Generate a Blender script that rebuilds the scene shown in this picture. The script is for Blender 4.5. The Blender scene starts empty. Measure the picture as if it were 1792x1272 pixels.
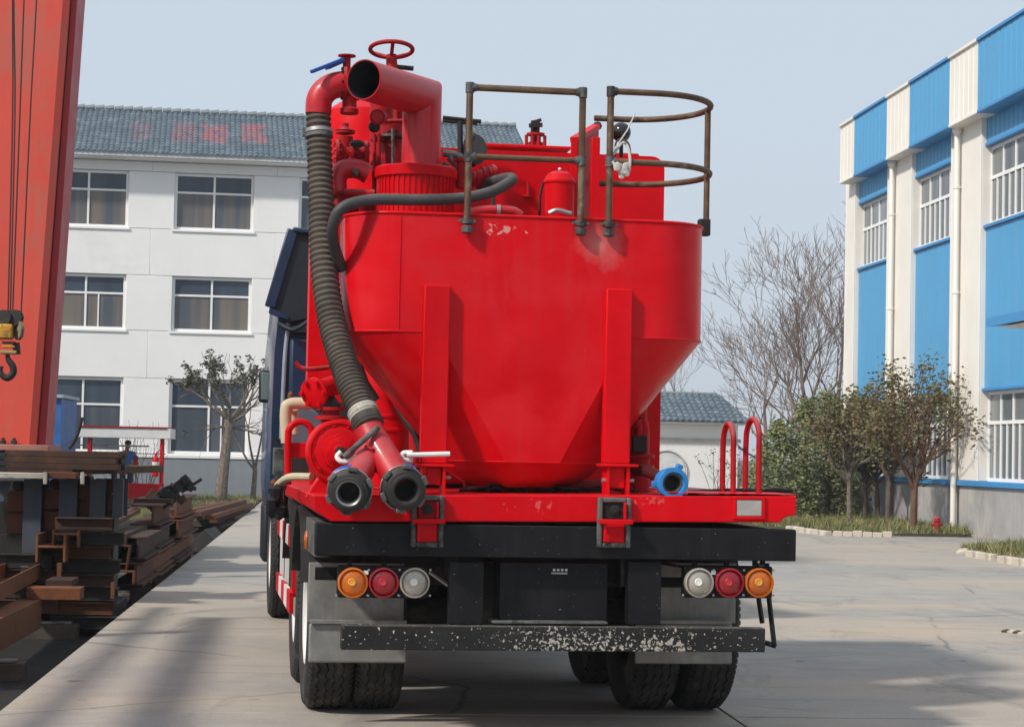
import bpy, bmesh, math, random
from mathutils import Vector, Matrix, Quaternion
S = bpy.context.scene
C = S.collection
rnd = random.Random(7)
PI = math.pi

# ---------------------------------------------------------------- camera, sky, sun, exposure
FOC = 3700.0                      # focal length in pixels of the 1792 px wide photograph
PITCH, ROLL, EYE = math.atan(154/FOC), 0.02, 1.5
cam = bpy.data.objects.new('camera', bpy.data.cameras.new('camera')); C.objects.link(cam)
cam.data.sensor_width = 36; cam.data.lens = 36*FOC/1792; cam.data.clip_end = 3000
RC = Matrix.Rotation(PI/2+PITCH, 3, 'X') @ Matrix.Rotation(ROLL, 3, 'Z')
cam.matrix_world = Matrix.Translation((0, 0, EYE)) @ RC.to_4x4()
S.camera = cam

SUN = Vector((-0.77, -0.64, 0)).normalized(); EL = math.radians(42)
TOSUN = Vector((SUN.x*math.cos(EL), SUN.y*math.cos(EL), math.sin(EL)))
w = bpy.data.worlds.new('World'); S.world = w; w.use_nodes = True
nt = w.node_tree; nt.nodes.clear()
out = nt.nodes.new('ShaderNodeOutputWorld'); bg = nt.nodes.new('ShaderNodeBackground')
sky = nt.nodes.new('ShaderNodeTexSky'); sky.sky_type = 'NISHITA'; sky.sun_disc = False
sky.sun_elevation = EL; sky.sun_rotation = math.atan2(SUN.x, SUN.y); sky.dust_density = 4; sky.air_density = 1.2
mx = nt.nodes.new('ShaderNodeMix'); mx.data_type = 'RGBA'; mx.inputs[0].default_value = 0.86
mx.inputs[7].default_value = (5.35, 6.1, 7.0, 1)
nt.links.new(sky.outputs[0], mx.inputs[6]); nt.links.new(mx.outputs[2], bg.inputs[0])
bg.inputs[1].default_value = 0.1; nt.links.new(bg.outputs[0], out.inputs[0])
sl = bpy.data.lights.new('sun', 'SUN'); sl.energy = 3.3; sl.angle = math.radians(3.5); sl.color = (1, .93, .84)
so = bpy.data.objects.new('sun', sl); C.objects.link(so)
so.rotation_euler = TOSUN.to_track_quat('Z', 'Y').to_euler(); so.location = (-20, -20, 30)
S.view_settings.view_transform = 'Standard'; S.view_settings.look = 'None'
S.view_settings.exposure = .26; S.view_settings.gamma = 1
S.render.engine = 'CYCLES'

# ---------------------------------------------------------------- surveying helper: a pixel of the photo -> a point in a place's own frame
class Fr:
    def __init__(s, x, y, yaw):
        s.o = Vector((x, y, 0)); s.yaw = yaw; s.M = Matrix.Rotation(yaw, 3, 'Z'); s.I = s.M.transposed()
        s.c = s.I @ (Vector((0, 0, EYE)) - s.o)
    def ray(s, px, py): return s.I @ (RC @ Vector(((px-896)/FOC, -(py-636)/FOC, -1)))
    def at(s, px, py, v, ax=1):
        d = s.ray(px, py); return s.c + d*((v-s.c[ax])/d[ax])
    def Y(s, px, py, y): return s.at(px, py, y, 1)
    def X(s, px, py, x): return s.at(px, py, x, 0)
    def Z(s, px, py, z=0): return s.at(px, py, z, 2)
    def W(s, p): return s.M @ Vector(p) + s.o

# ---------------------------------------------------------------- materials
def nd(t, k, **kw):
    n = t.nodes.new(k)
    for a, b in kw.items(): setattr(n, a, b)
    return n
MATS = {}
def mat(name, col, rough=.5, metal=0, var=.12, scale=3, fine=40, bump=.0, dust=0, dustcol=(.45,.38,.33), col2=None, blot=None, coat=0,
        spec=.4, streak=0, speck=None, rv=0.0, trans=0):
    if name in MATS: return MATS[name]
    m = bpy.data.materials.new(name); m.use_nodes = True; t = m.node_tree; b = t.nodes['Principled BSDF']
    L = t.links.new
    b.inputs['Roughness'].default_value = rough; b.inputs['Metallic'].default_value = metal
    b.inputs['Specular IOR Level'].default_value = spec
    if coat: b.inputs['Coat Weight'].default_value = coat; b.inputs['Coat Roughness'].default_value = .08
    tc = nd(t, 'ShaderNodeTexCoord')
    def noise(sc, det=6, rg=.6, vec=None, dis=0):
        n = nd(t, 'ShaderNodeTexNoise'); n.inputs['Scale'].default_value = sc; n.inputs['Detail'].default_value = det
        n.inputs['Roughness'].default_value = rg; n.inputs['Distortion'].default_value = dis
        L(vec or tc.outputs['Object'], n.inputs['Vector']); return n.outputs[0]
    def rng(v, a, b2, lo=0, hi=1):
        n = nd(t, 'ShaderNodeMapRange'); L(v, n.inputs[0]); n.inputs[1].default_value = a; n.inputs[2].default_value = b2
        n.inputs[3].default_value = lo; n.inputs[4].default_value = hi; return n.outputs[0]
    def mix(f, a, c, mode='MIX'):
        n = nd(t, 'ShaderNodeMix', data_type='RGBA', blend_type=mode)
        if isinstance(f, (int, float)): n.inputs[0].default_value = f
        else: L(f, n.inputs[0])
        for v, i in ((a, 6), (c, 7)):
            if isinstance(v, tuple): n.inputs[i].default_value = (*v[:3], 1)
            else: L(v, n.inputs[i])
        return n.outputs[2]
    def mul(a, c):
        n = nd(t, 'ShaderNodeMath', operation='MULTIPLY'); L(a, n.inputs[0])
        if isinstance(c, (int, float)): n.inputs[1].default_value = c
        else: L(c, n.inputs[1])
        return n.outputs[0]
    big = rng(noise(scale), .3, .7); fin = rng(noise(fine), .3, .7)
    dk = tuple(c*(1-2*var) for c in col); lt = tuple(min(1, c*(1+var)) for c in col)
    cur = mix(big, dk if col2 is None else col2, lt)
    cur = mix(mul(fin, var*1.5), cur, tuple(c*.55 for c in col))
    if blot: # (colour, scale, threshold)
        cur = mix(rng(noise(blot[1], 8, .65, dis=.4), blot[2], blot[2]+.12), cur, blot[0])
    if streak:
        mp = nd(t, 'ShaderNodeMapping'); L(tc.outputs['Object'], mp.inputs[0]); mp.inputs['Scale'].default_value = (9, 9, .5)
        cur = mix(mul(rng(noise(1.6, 5, .6, mp.outputs[0]), .48, .75), streak), cur, dustcol)
    if speck: # (colour, scale, threshold)
        cur = mix(rng(noise(speck[1], 3, .5), speck[2], speck[2]+.03), cur, speck[0])
    if rv:
        oi = nd(t, 'ShaderNodeObjectInfo'); cur = mix(rng(oi.outputs['Random'], 0, 1, 0, rv), cur, tuple(c*.3 for c in col))
    rr = rng(big, 0, 1, rough*.85, min(1, rough*1.25))
    if dust:
        g = nd(t, 'ShaderNodeNewGeometry'); s = nd(t, 'ShaderNodeSeparateXYZ'); L(g.outputs['Normal'], s.inputs[0])
        up = rng(s.outputs[2], .15, .9); dn = rng(noise(6, 8, .7), .3, .65)
        f = nd(t, 'ShaderNodeMath', operation='MULTIPLY_ADD'); L(up, f.inputs[0]); f.inputs[1].default_value = dust; f.inputs[2].default_value = dust*.08
        ff = mul(f.outputs[0], dn); cur = mix(ff, cur, dustcol)
        n = nd(t, 'ShaderNodeMix'); L(ff, n.inputs[0]); L(rr, n.inputs[2]); n.inputs[3].default_value = .9; rr = n.outputs[0]
    L(cur, b.inputs['Base Color']); L(rr, b.inputs['Roughness'])
    if bump:
        bp = nd(t, 'ShaderNodeBump'); bp.inputs['Strength'].default_value = bump; bp.inputs['Distance'].default_value = .01
        L(noise(fine, 8), bp.inputs['Height']); L(bp.outputs[0], b.inputs['Normal'])
    if trans: b.inputs['Transmission Weight'].default_value = trans
    MATS[name] = m
    return m
RED = (.60, .0005, .006)
red = mat('red_paint', RED, .36, var=.10, scale=2.2, fine=25, bump=.03, dust=.16, dustcol=(.42,.10,.10), coat=.03, streak=.04, spec=.10)
redold = mat('red_paint_dusty', (.40,.003,.010), .48, spec=.16, var=.22, scale=7, fine=60, bump=.12, dust=.6, dustcol=(.36,.19,.18), blot=((.10,.02,.02), 14, .62))
black = mat('black_paint', (.0065,.0068,.009), .5, var=.3, scale=5, fine=60, bump=.12, dust=.25, dustcol=(.10,.095,.09), speck=((.30,.28,.25), 70, .70), streak=.06, spec=.2)
bump_m = mat('spattered_black_paint', (.010,.0105,.0125), .55, var=.3, fine=60, bump=.2, dust=.45, dustcol=(.20,.185,.16), speck=((.50,.47,.42), 52, .645), spec=.3)
rubber = mat('tyre_rubber', (.028,.027,.026), .85, var=.25, scale=8, fine=80, bump=.3, blot=((.075,.066,.055), 3, .52))
blackrub = mat('black_rubber', (.025,.025,.025), .6, var=.3, fine=70, bump=.2, dust=.5, dustcol=(.16,.13,.10))
hoserub = mat('hose_rubber', (.060,.048,.038), .75, var=.25, scale=6, fine=90, bump=.3, dust=.5, dustcol=(.20,.155,.12), blot=((.15,.12,.09), 5, .6))
galv = mat('galvanised_sheet', (.27,.27,.26), .55, metal=.3, var=.25, scale=4, fine=30, bump=.1, blot=((.20,.19,.17), 5, .52), streak=.6, dustcol=(.16,.14,.11))
steel = mat('bare_steel', (.45,.45,.45), .4, metal=.8, var=.2, fine=50, bump=.1, blot=((.25,.18,.12), 12, .62))
whitem = mat('white_enamel', (.72,.72,.70), .35, var=.08, blot=((.35,.32,.28), 20, .62))
pipe_b = mat('rusty_pipe', (.13,.075,.042), .6, metal=.3, var=.3, scale=9, fine=70, bump=.3, blot=((.20,.17,.13), 9, .55), dust=.4, dustcol=(.28,.2,.15))
bluem = mat('blue_enamel', (.012,.09,.42), .35, var=.12, blot=((.02,.03,.06), 18, .62), fine=50)
bluec = mat('blue_fitting', (.02,.21,.55), .45, var=.15, scale=12, blot=((.03,.05,.1), 25, .6))
cabblue = mat('dark_blue_cab_paint', (.005,.026,.068), .3, var=.15, coat=.4, dust=.35, dustcol=(.10,.11,.13))
cabin = mat('dark_cab_plastic', (.012,.016,.026), .55, var=.2)
cream = mat('cream_hose', (.50,.44,.30), .6, var=.15, blot=((.2,.13,.08), 12, .6))
darkst = mat('dark_chassis_steel', (.02,.019,.018), .7, var=.3, bump=.2, blot=((.06,.045,.03), 6, .55))
greyp = mat('grey_weathered_metal', (.13,.135,.13), .6, metal=.3, var=.25, scale=15, fine=70, bump=.3, blot=((.035,.03,.03), 10, .5))
lensa = mat('amber_lens', (.56,.125,.003), .12, var=.35, fine=120, coat=.6, bump=.3)
lensr = mat('red_lens', (.30,.003,.012), .12, var=.35, fine=120, coat=.6, bump=.3)
lensw = mat('clear_lens', (.42,.385,.33), .12, metal=.35, var=.25, fine=90, coat=.6, bump=.3)
orange = mat('orange_crane_paint', (.64,.072,.045), .5, var=.05, scale=.6, fine=12, bump=.03, blot=((.50,.10,.07), 1.1, .5), streak=.12, dustcol=(.55,.2,.14))
craner = mat('crane_shaded_side_red', (.38,.018,.022), .5, var=.08)  # darker red holds the shade of the leg's side face
rust = mat('rusty_steel', (.15,.052,.024), .85, var=.3, scale=5, fine=60, bump=.35, blot=((.075,.03,.018), 4, .5), rv=.5)
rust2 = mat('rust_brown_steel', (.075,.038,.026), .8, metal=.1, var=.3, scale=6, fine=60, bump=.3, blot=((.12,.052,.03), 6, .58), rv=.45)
rustfr = mat('bright_rust_channel', (.27,.105,.042), .85, var=.25, scale=5, fine=50, bump=.3, blot=((.12,.05,.025), 5, .55), rv=.25)  # brighter orange brown rust for the front pieces
rustor = mat('orange_rusty_steel', (.20,.066,.024), .85, var=.25, scale=5, fine=50, bump=.3, blot=((.11,.045,.02), 5, .52), rv=.4)
bluegrey = mat('blue_grey_paint', (.055,.075,.10), .6, var=.2, scale=3, bump=.1, blot=((.06,.045,.035), 4, .58), streak=.3, dustcol=(.1,.07,.05))
woodm = mat('weathered_wood', (.42,.40,.34), .85, var=.2, scale=6, fine=50, bump=.4, blot=((.18,.13,.09), 8, .55))
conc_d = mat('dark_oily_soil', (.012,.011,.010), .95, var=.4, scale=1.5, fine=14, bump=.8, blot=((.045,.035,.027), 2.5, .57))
sleeper = mat('sleeper_concrete', (.24,.23,.21), .85, var=.25, scale=4, fine=30, bump=.4, blot=((.09,.07,.055), 3, .5))
plaster = mat('white_plaster', (.80,.80,.795), .85, var=.02, scale=.7, fine=6, streak=.10, dustcol=(.62,.60,.56), blot=((.74,.735,.72), .5, .55))
plinth = mat('grey_render', (.21,.235,.265), .85, var=.06, scale=.8, streak=.3, dustcol=(.30,.31,.31))
upvc = mat('white_window_frame', (.80,.80,.79), .4, var=.03)
tilem = None
warmw = mat('cream_white_cladding', (.76,.725,.665), .55, var=.03, scale=1, fine=8, streak=.12, dustcol=(.60,.54,.45))
bluew = mat('sky_blue_cladding', (.070,.31,.57), .45, var=.04, scale=.8, fine=6, streak=.10, dustcol=(.16,.37,.60))
bluewd = mat('deep_blue_trim', (.045,.24,.52), .45, var=.05)
concw = mat('stained_concrete_wall', (.34,.335,.335), .85, var=.12, scale=.8, fine=12, bump=.2, streak=.6, dustcol=(.24,.245,.27), blot=((.42,.40,.36), .7, .5))
soil = mat('verge_soil', (.085,.075,.045), .95, var=.3, scale=1.5, fine=20, bump=.6)
bark = mat('grey_bark', (.21,.18,.15), .9, var=.25, scale=9, fine=40, bump=.6, blot=((.11,.085,.065), 8, .5))
barkd = mat('brown_twigs', (.125,.095,.078), .9, var=.2)
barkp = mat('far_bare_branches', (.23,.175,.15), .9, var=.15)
kerbm = mat('kerb_stone_white', (.50,.45,.37), .85, var=.15, scale=3, fine=20, bump=.3, blot=((.3,.27,.22), 4, .55))
skin = mat('skin', (.42,.20,.13), .6, var=.05)
shirt = mat('blue_shirt', (.07,.28,.72), .8, var=.1)
trous = mat('dark_trousers', (.03,.035,.06), .8, var=.1)
hairm = mat('black_hair', (.012,.01,.01), .6, var=.1)
def leafmat(name, a, b2):
    m = bpy.data.materials.new(name); m.use_nodes = True; t = m.node_tree; b = t.nodes['Principled BSDF']
    tc = nd(t, 'ShaderNodeTexCoord'); n = nd(t, 'ShaderNodeTexNoise'); n.inputs['Scale'].default_value = 2.2; n.inputs['Detail'].default_value = 6
    r = nd(t, 'ShaderNodeMapRange'); r.inputs[1].default_value = .35; r.inputs[2].default_value = .65
    x = nd(t, 'ShaderNodeMix', data_type='RGBA'); x.inputs[6].default_value = (*a, 1); x.inputs[7].default_value = (*b2, 1)
    t.links.new(tc.outputs['Object'], n.inputs[0]); t.links.new(n.outputs[0], r.inputs[0]); t.links.new(r.outputs[0], x.inputs[0])
    t.links.new(x.outputs[2], b.inputs['Base Color']); b.inputs['Roughness'].default_value = .6; return m
leafd = leafmat('dull_green_leaves', (.035,.045,.028), (.085,.085,.055))
leafb = leafmat('brown_green_leaves', (.15,.10,.04), (.085,.10,.03))
leafc = leafmat('cedar_needles', (.085,.12,.05), (.23,.25,.09))
grassm = leafmat('dry_green_grass', (.10,.13,.035), (.24,.21,.09))

def glass(name, col, curtain=None):
    m = bpy.data.materials.new(name); m.use_nodes = True; t = m.node_tree; b = t.nodes['Principled BSDF']; L = t.links.new
    tc = nd(t, 'ShaderNodeTexCoord'); mp = nd(t, 'ShaderNodeMapping'); L(tc.outputs['Object'], mp.inputs[0]); mp.inputs['Scale'].default_value = (1.6, 1.6, .08)
    n = nd(t, 'ShaderNodeTexNoise'); n.inputs['Scale'].default_value = 1.5; L(mp.outputs[0], n.inputs[0])
    r = nd(t, 'ShaderNodeMapRange'); r.inputs[1].default_value = .4; r.inputs[2].default_value = .62; L(n.outputs[0], r.inputs[0])
    x = nd(t, 'ShaderNodeMix', data_type='RGBA'); x.inputs[6].default_value = (*col, 1); x.inputs[7].default_value = (*(curtain or tuple(c*1.35 for c in col)), 1)
    L(r.outputs[0], x.inputs[0]); L(x.outputs[2], b.inputs['Base Color']); b.inputs['Roughness'].default_value = .12; b.inputs['Specular IOR Level'].default_value = .35
    return m
gl_up = glass('tinted_window_glass', (.035,.052,.075))
gl_lo = glass('curtained_window_glass', (.075,.09,.11), (.17,.145,.125))
gl_dk = glass('dark_window_glass', (.05,.065,.085), (.09,.10,.12))
gl_r = glass('hall_window_glass', (.13,.15,.165), (.20,.21,.22))
mirg = mat('mirror_glass', (.17,.24,.22), .12, metal=.2, var=.1)

# ---------------------------------------------------------------- mesh helpers
def perp(a):
    a = a.normalized(); b = Vector((0, 0, 1)) if abs(a.z) < .9 else Vector((1, 0, 0))
    u = a.cross(b).normalized(); return u, a.cross(u)
def smooth_path(pts, n=8):
    P = [Vector(p) for p in pts]; P = [P[0]*2-P[1]] + P + [P[-1]*2-P[-2]]; o = []
    for i in range(1, len(P)-2):
        a, b, c, d = P[i-1:i+3]
        for k in range(n):
            t = k/n; o.append(.5*((2*b)+(c-a)*t+(2*a-5*b+4*c-d)*t*t+(3*b-3*c+d-a)*t*t*t))
    o.append(P[-2]); return o
class MB:
    def __init__(s): s.v = []; s.f = []
    def add(s, vs, fs):
        o = len(s.v); s.v += [tuple(v) for v in vs]; s.f += [tuple(i+o for i in f) for f in fs]; return s
    def box(s, x0, x1, y0, y1, z0, z1):
        return s.add([(x, y, z) for x in (x0, x1) for y in (y0, y1) for z in (z0, z1)],
                     [(0,1,3,2),(4,6,7,5),(0,4,5,1),(2,3,7,6),(0,2,6,4),(1,5,7,3)])
    def obox(s, c, size, R=None):
        c = Vector(c); R = R or Matrix.Identity(3); hx, hy, hz = [k/2 for k in size]
        return s.add([c + R @ Vector((x, y, z)) for x in (-hx, hx) for y in (-hy, hy) for z in (-hz, hz)],
                     [(0,1,3,2),(4,6,7,5),(0,4,5,1),(2,3,7,6),(0,2,6,4),(1,5,7,3)])
    def beam(s, a, b, wd, ht):          # bar from a to b, ht across the vertical-ish way
        a, b = Vector(a), Vector(b); y = (b-a).normalized()
        z = Vector((0, 0, 1)) if abs(y.z) < .95 else Vector((0, 1, 0)); x = y.cross(z).normalized(); z = x.cross(y)
        R = Matrix((x, y, z)).transposed(); return s.obox((a+b)/2, (wd, (b-a).length, ht), R)
    def tube(s, pts, r, n=16, caps=True, closed=False):
        P = [Vector(p) for p in pts]; N = len(P); rs = r if isinstance(r, (list, tuple)) else [r]*N
        T = [(P[i+1]-P[i]).normalized() for i in range(N-1)]
        tan = []
        for i in range(N):
            if closed: t = (P[(i+1) % N]-P[i-1]).normalized()
            else: t = T[0] if i == 0 else T[-1] if i == N-1 else (T[i-1]+T[i]).normalized()
            tan.append(t)
        u, v = perp(tan[0]); vs = []
        for i in range(N):
            if i:
                q = tan[i-1].rotation_difference(tan[i]); u = q @ u; v = q @ v
            st = 1; bd = None
            if 0 < i < N-1 and not closed:
                c = T[i-1].dot(T[i])
                if c < .98:
                    st = 1/max(.35, math.sqrt((1+c)/2)); bd = (T[i]-T[i-1]).normalized()
            for k in range(n):
                a = 2*PI*k/n; o = u*math.cos(a)+v*math.sin(a)
                if bd: o = o + bd*(o.dot(bd)*(st-1))
                vs.append(P[i]+o*rs[i])
        fs = [(i*n+k, i*n+(k+1) % n, (i+1)*n+(k+1) % n, (i+1)*n+k) for i in range(N-1) for k in range(n)]
        if closed: fs += [((N-1)*n+k, (N-1)*n+(k+1) % n, (k+1) % n, k) for k in range(n)]
        elif caps: fs += [tuple(range(n))[::-1], tuple(range((N-1)*n, N*n))]
        return s.add(vs, fs)
    def lathe(s, prof, o, ax=(0, 0, 1), n=32, caps=True):   # prof: (radius, distance along ax)
        o = Vector(o); ax = Vector(ax).normalized(); u, v = perp(ax); vs = []
        for r, h in prof:
            vs += [o+ax*h+(u*math.cos(2*PI*k/n)+v*math.sin(2*PI*k/n))*r for k in range(n)]
        m = len(prof); fs = [(i*n+k, (i+1)*n+k, (i+1)*n+(k+1) % n, i*n+(k+1) % n) for i in range(m-1) for k in range(n)]
        if caps: fs += [tuple(range(n)), tuple(range((m-1)*n, m*n))[::-1]]
        return s.add(vs, fs)
    def loft(s, rings, caps=True):
        n = len(rings[0]); vs = [p for r in rings for p in r]
        fs = [(i*n+k, i*n+(k+1) % n, (i+1)*n+(k+1) % n, (i+1)*n+k) for i in range(len(rings)-1) for k in range(n)]
        if caps: fs += [tuple(range(n))[::-1], tuple(range((len(rings)-1)*n, len(rings)*n))]
        return s.add(vs, fs)
    def prism(s, poly, off):            # closed polygon of 3d points, extruded by off
        off = Vector(off); n = len(poly); P = [Vector(p) for p in poly]
        return s.add(P+[p+off for p in P], [tuple(range(n)), tuple(range(n, 2*n))[::-1]]+[(i, i+n, (i+1) % n+n, (i+1) % n) for i in range(n)])
    def ball(s, c, r, n=14, sc=(1, 1, 1)):
        c = Vector(c); vs = []; m = n//2
        for i in range(m+1):
            t = PI*(i+.001)/(m+.002)
            vs += [c+Vector((r*sc[0]*math.sin(t)*math.cos(2*PI*k/n), r*sc[1]*math.sin(t)*math.sin(2*PI*k/n), r*sc[2]*math.cos(t))) for k in range(n)]
        return s.add(vs, [(i*n+k, (i+1)*n+k, (i+1)*n+(k+1) % n, i*n+(k+1) % n) for i in range(m) for k in range(n)])
    def mesh(s, name, m=None, sm=35, weld=False):
        me = bpy.data.meshes.new(name); me.from_pydata(s.v, [], s.f)
        bm = bmesh.new(); bm.from_mesh(me)
        if weld: bmesh.ops.remove_doubles(bm, verts=bm.verts, dist=1e-5)
        bmesh.ops.recalc_face_normals(bm, faces=bm.faces); bm.to_mesh(me); bm.free()
        if sm:
            me.polygons.foreach_set('use_smooth', [True]*len(me.polygons)); me.set_sharp_from_angle(angle=math.radians(sm))
        if m: me.materials.append(m)
        return me
    def build(s, name, m, parent=None, sm=35, bev=0, label=None, raw=False):
        if raw:
            me = bpy.data.meshes.new(name); me.from_pydata(s.v, [], s.f); me.materials.append(m)
        else: me = s.mesh(name, m, sm)
        o = bpy.data.objects.new(name, me); C.objects.link(o); o.parent = parent
        if bev:
            b = o.modifiers.new('bevel', 'BEVEL'); b.width = bev; b.segments = 2; b.limit_method = 'ANGLE'; b.angle_limit = math.radians(40)
        if label: o['label'] = label
        return o
def box(name, m, parent, *a, bev=0, label=None): return MB().box(*a).build(name, m, parent, bev=bev, label=label)
def thing(name, label, cat, fr=None, loc=(0, 0, 0), rz=0, group=None):
    o = bpy.data.objects.new(name, None); C.objects.link(o); o.empty_display_size = .3
    o.location = loc if fr is None else fr.W(loc); o.rotation_euler = (0, 0, rz if fr is None else fr.yaw+rz)
    o['label'] = label; o['category'] = cat
    if group: o['group'] = group
    return o
def tag(o, label, cat, group=None):
    o['label'] = label; o['category'] = cat
    if group: o['group'] = group
    return o
def place(o, fr, loc=(0, 0, 0), rz=0): o.location = fr.W(loc); o.rotation_euler = (0, 0, fr.yaw+rz); return o
def struct(o, kind='structure'): o['kind'] = kind; return o
def inst(src, name, parent, loc=None, rot=None):
    o = bpy.data.objects.new(name, src.data); C.objects.link(o); o.parent = parent
    if loc is not None: o.location = loc
    if rot is not None: o.rotation_euler = rot
    return o
G = Fr(0, 0, .0855)        # yard frame: slab edge and workshop hall run along its y
LB = Fr(0, 0, .1478)       # office block frame
# ---------------------------------------------------------------- ground
EDGE = -1.80               # slab edge in yard frame
def concrete_mat():
    m = bpy.data.materials.new('yard_concrete'); m.use_nodes = True; t = m.node_tree; b = t.nodes['Principled BSDF']; L = t.links.new
    g = nd(t, 'ShaderNodeNewGeometry'); pos = g.outputs['Position']
    def noise(sc, det, rg=.6, st=None, dis=0):
        v = pos
        if st:
            mp = nd(t, 'ShaderNodeMapping'); L(pos, mp.inputs[0]); mp.inputs['Scale'].default_value = st; v = mp.outputs[0]
        n = nd(t, 'ShaderNodeTexNoise'); n.inputs['Scale'].default_value = sc; n.inputs['Detail'].default_value = det
        n.inputs['Roughness'].default_value = rg; n.inputs['Distortion'].default_value = dis; L(v, n.inputs[0]); return n.outputs[0]
    def rng(v, a, c, lo=0, hi=1):
        n = nd(t, 'ShaderNodeMapRange'); L(v, n.inputs[0])
        for i, q in enumerate((a, c, lo, hi)): n.inputs[i+1].default_value = q
        return n.outputs[0]
    def mix(f, a, c, mode='MIX'):
        n = nd(t, 'ShaderNodeMix', data_type='RGBA', blend_type=mode); L(f, n.inputs[0])
        for v, i in ((a, 6), (c, 7)):
            if isinstance(v, tuple): n.inputs[i].default_value = (*v, 1)
            else: L(v, n.inputs[i])
        return n.outputs[2]
    c = mix(rng(noise(.35, 5), .38, .62), (.45,.35,.26), (.35,.32,.285))
    c = mix(rng(noise(.22, 4, .5, (.5, 1.3, 1), .6), .47, .60), c, (.25,.25,.245))
    c = mix(rng(noise(2.3, 8, .7), .35, .75), c, (.43,.385,.32))
    c = mix(rng(noise(1.5, 7, .7, (.25, 2.2, 1), .3), .56, .72, 0, .55), c, (.19,.175,.155))
    c = mix(rng(noise(1.1, 6, .7, (1, .3, 1), .8), .56, .68), c, (.215,.20,.175))
    c = mix(rng(noise(.9, 10, .75, None, 1.5), .63, .70, 0, .7), c, (.14,.125,.11))
    c = mix(rng(noise(45, 4, .7), .3, .8, 0, .5), c, (.17,.16,.145))
    c = mix(rng(noise(3.1, 3, .5), .70, .74, 0, .75), c, (.09,.08,.07))
    c = mix(rng(noise(120, 2), .68, .74, 0, .6), c, (.12,.11,.10))
    vo = nd(t, 'ShaderNodeTexVoronoi'); vo.feature = 'DISTANCE_TO_EDGE'; vo.inputs['Scale'].default_value = .22
    wn = nd(t, 'ShaderNodeTexNoise'); wn.inputs['Scale'].default_value = 1.3; wn.inputs['Detail'].default_value = 6; L(pos, wn.inputs[0])
    ad = nd(t, 'ShaderNodeVectorMath', operation='MULTIPLY_ADD'); L(wn.outputs[1], ad.inputs[0]); ad.inputs[1].default_value = (.22,.22,.22); L(pos, ad.inputs[2]); L(ad.outputs[0], vo.inputs[0])
    ck = rng(vo.outputs[0], 0, .006, 1, 0); m1 = nd(t, 'ShaderNodeMath', operation='MULTIPLY'); L(ck, m1.inputs[0]); L(rng(noise(.5, 2), .42, .55, 0, .8), m1.inputs[1])
    c = mix(m1.outputs[0], c, (.11,.10,.09))
    oi = nd(t, 'ShaderNodeObjectInfo'); c = mix(rng(oi.outputs['Random'], 0, 1, 0, .22), c, (.29,.285,.28))
    L(c, b.inputs['Base Color']); L(rng(noise(.8, 6), .3, .7, .62, .92), b.inputs['Roughness'])
    bp = nd(t, 'ShaderNodeBump'); bp.inputs['Strength'].default_value = .35; bp.inputs['Distance'].default_value = .01; L(noise(30, 8, .75), bp.inputs['Height']); L(bp.outputs[0], b.inputs['Normal'])
    return m
conc = concrete_mat()
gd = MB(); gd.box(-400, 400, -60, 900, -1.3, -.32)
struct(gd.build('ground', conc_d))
far = MB(); far.box(EDGE, 260, 62, 600, -.3, -.02); far.box(-260, EDGE-.03, 52.5, 600, -.3, -.02)
o = struct(far.build('far_ground', soil)); place(o, G)
yard = thing('yard', 'x', 'x'); del yard['label']; del yard['category']; struct(yard); place(yard, G)
jt = MB(); jt.box(EDGE+.01, 46, -8, 61.9, -.3, -.03); jt.build('joint_bed', mat('joint_filler', (.08,.075,.065), .9), yard)
xs = [EDGE, 2.35, 6.6, 10.9, 15.2, 19.5, 23.8]; y = -7.9
while y < 61:
    L_ = 5.0
    for a, b2 in zip(xs, xs[1:]):
        if y > 12 or a < 7:
            e = rnd.uniform(-.0015, .0015)
            q = MB().box(a+.007, b2-.009, y+.009, y+L_-.009, -.16, e).build('slab', conc, yard, bev=.004)
    y += L_

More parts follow.
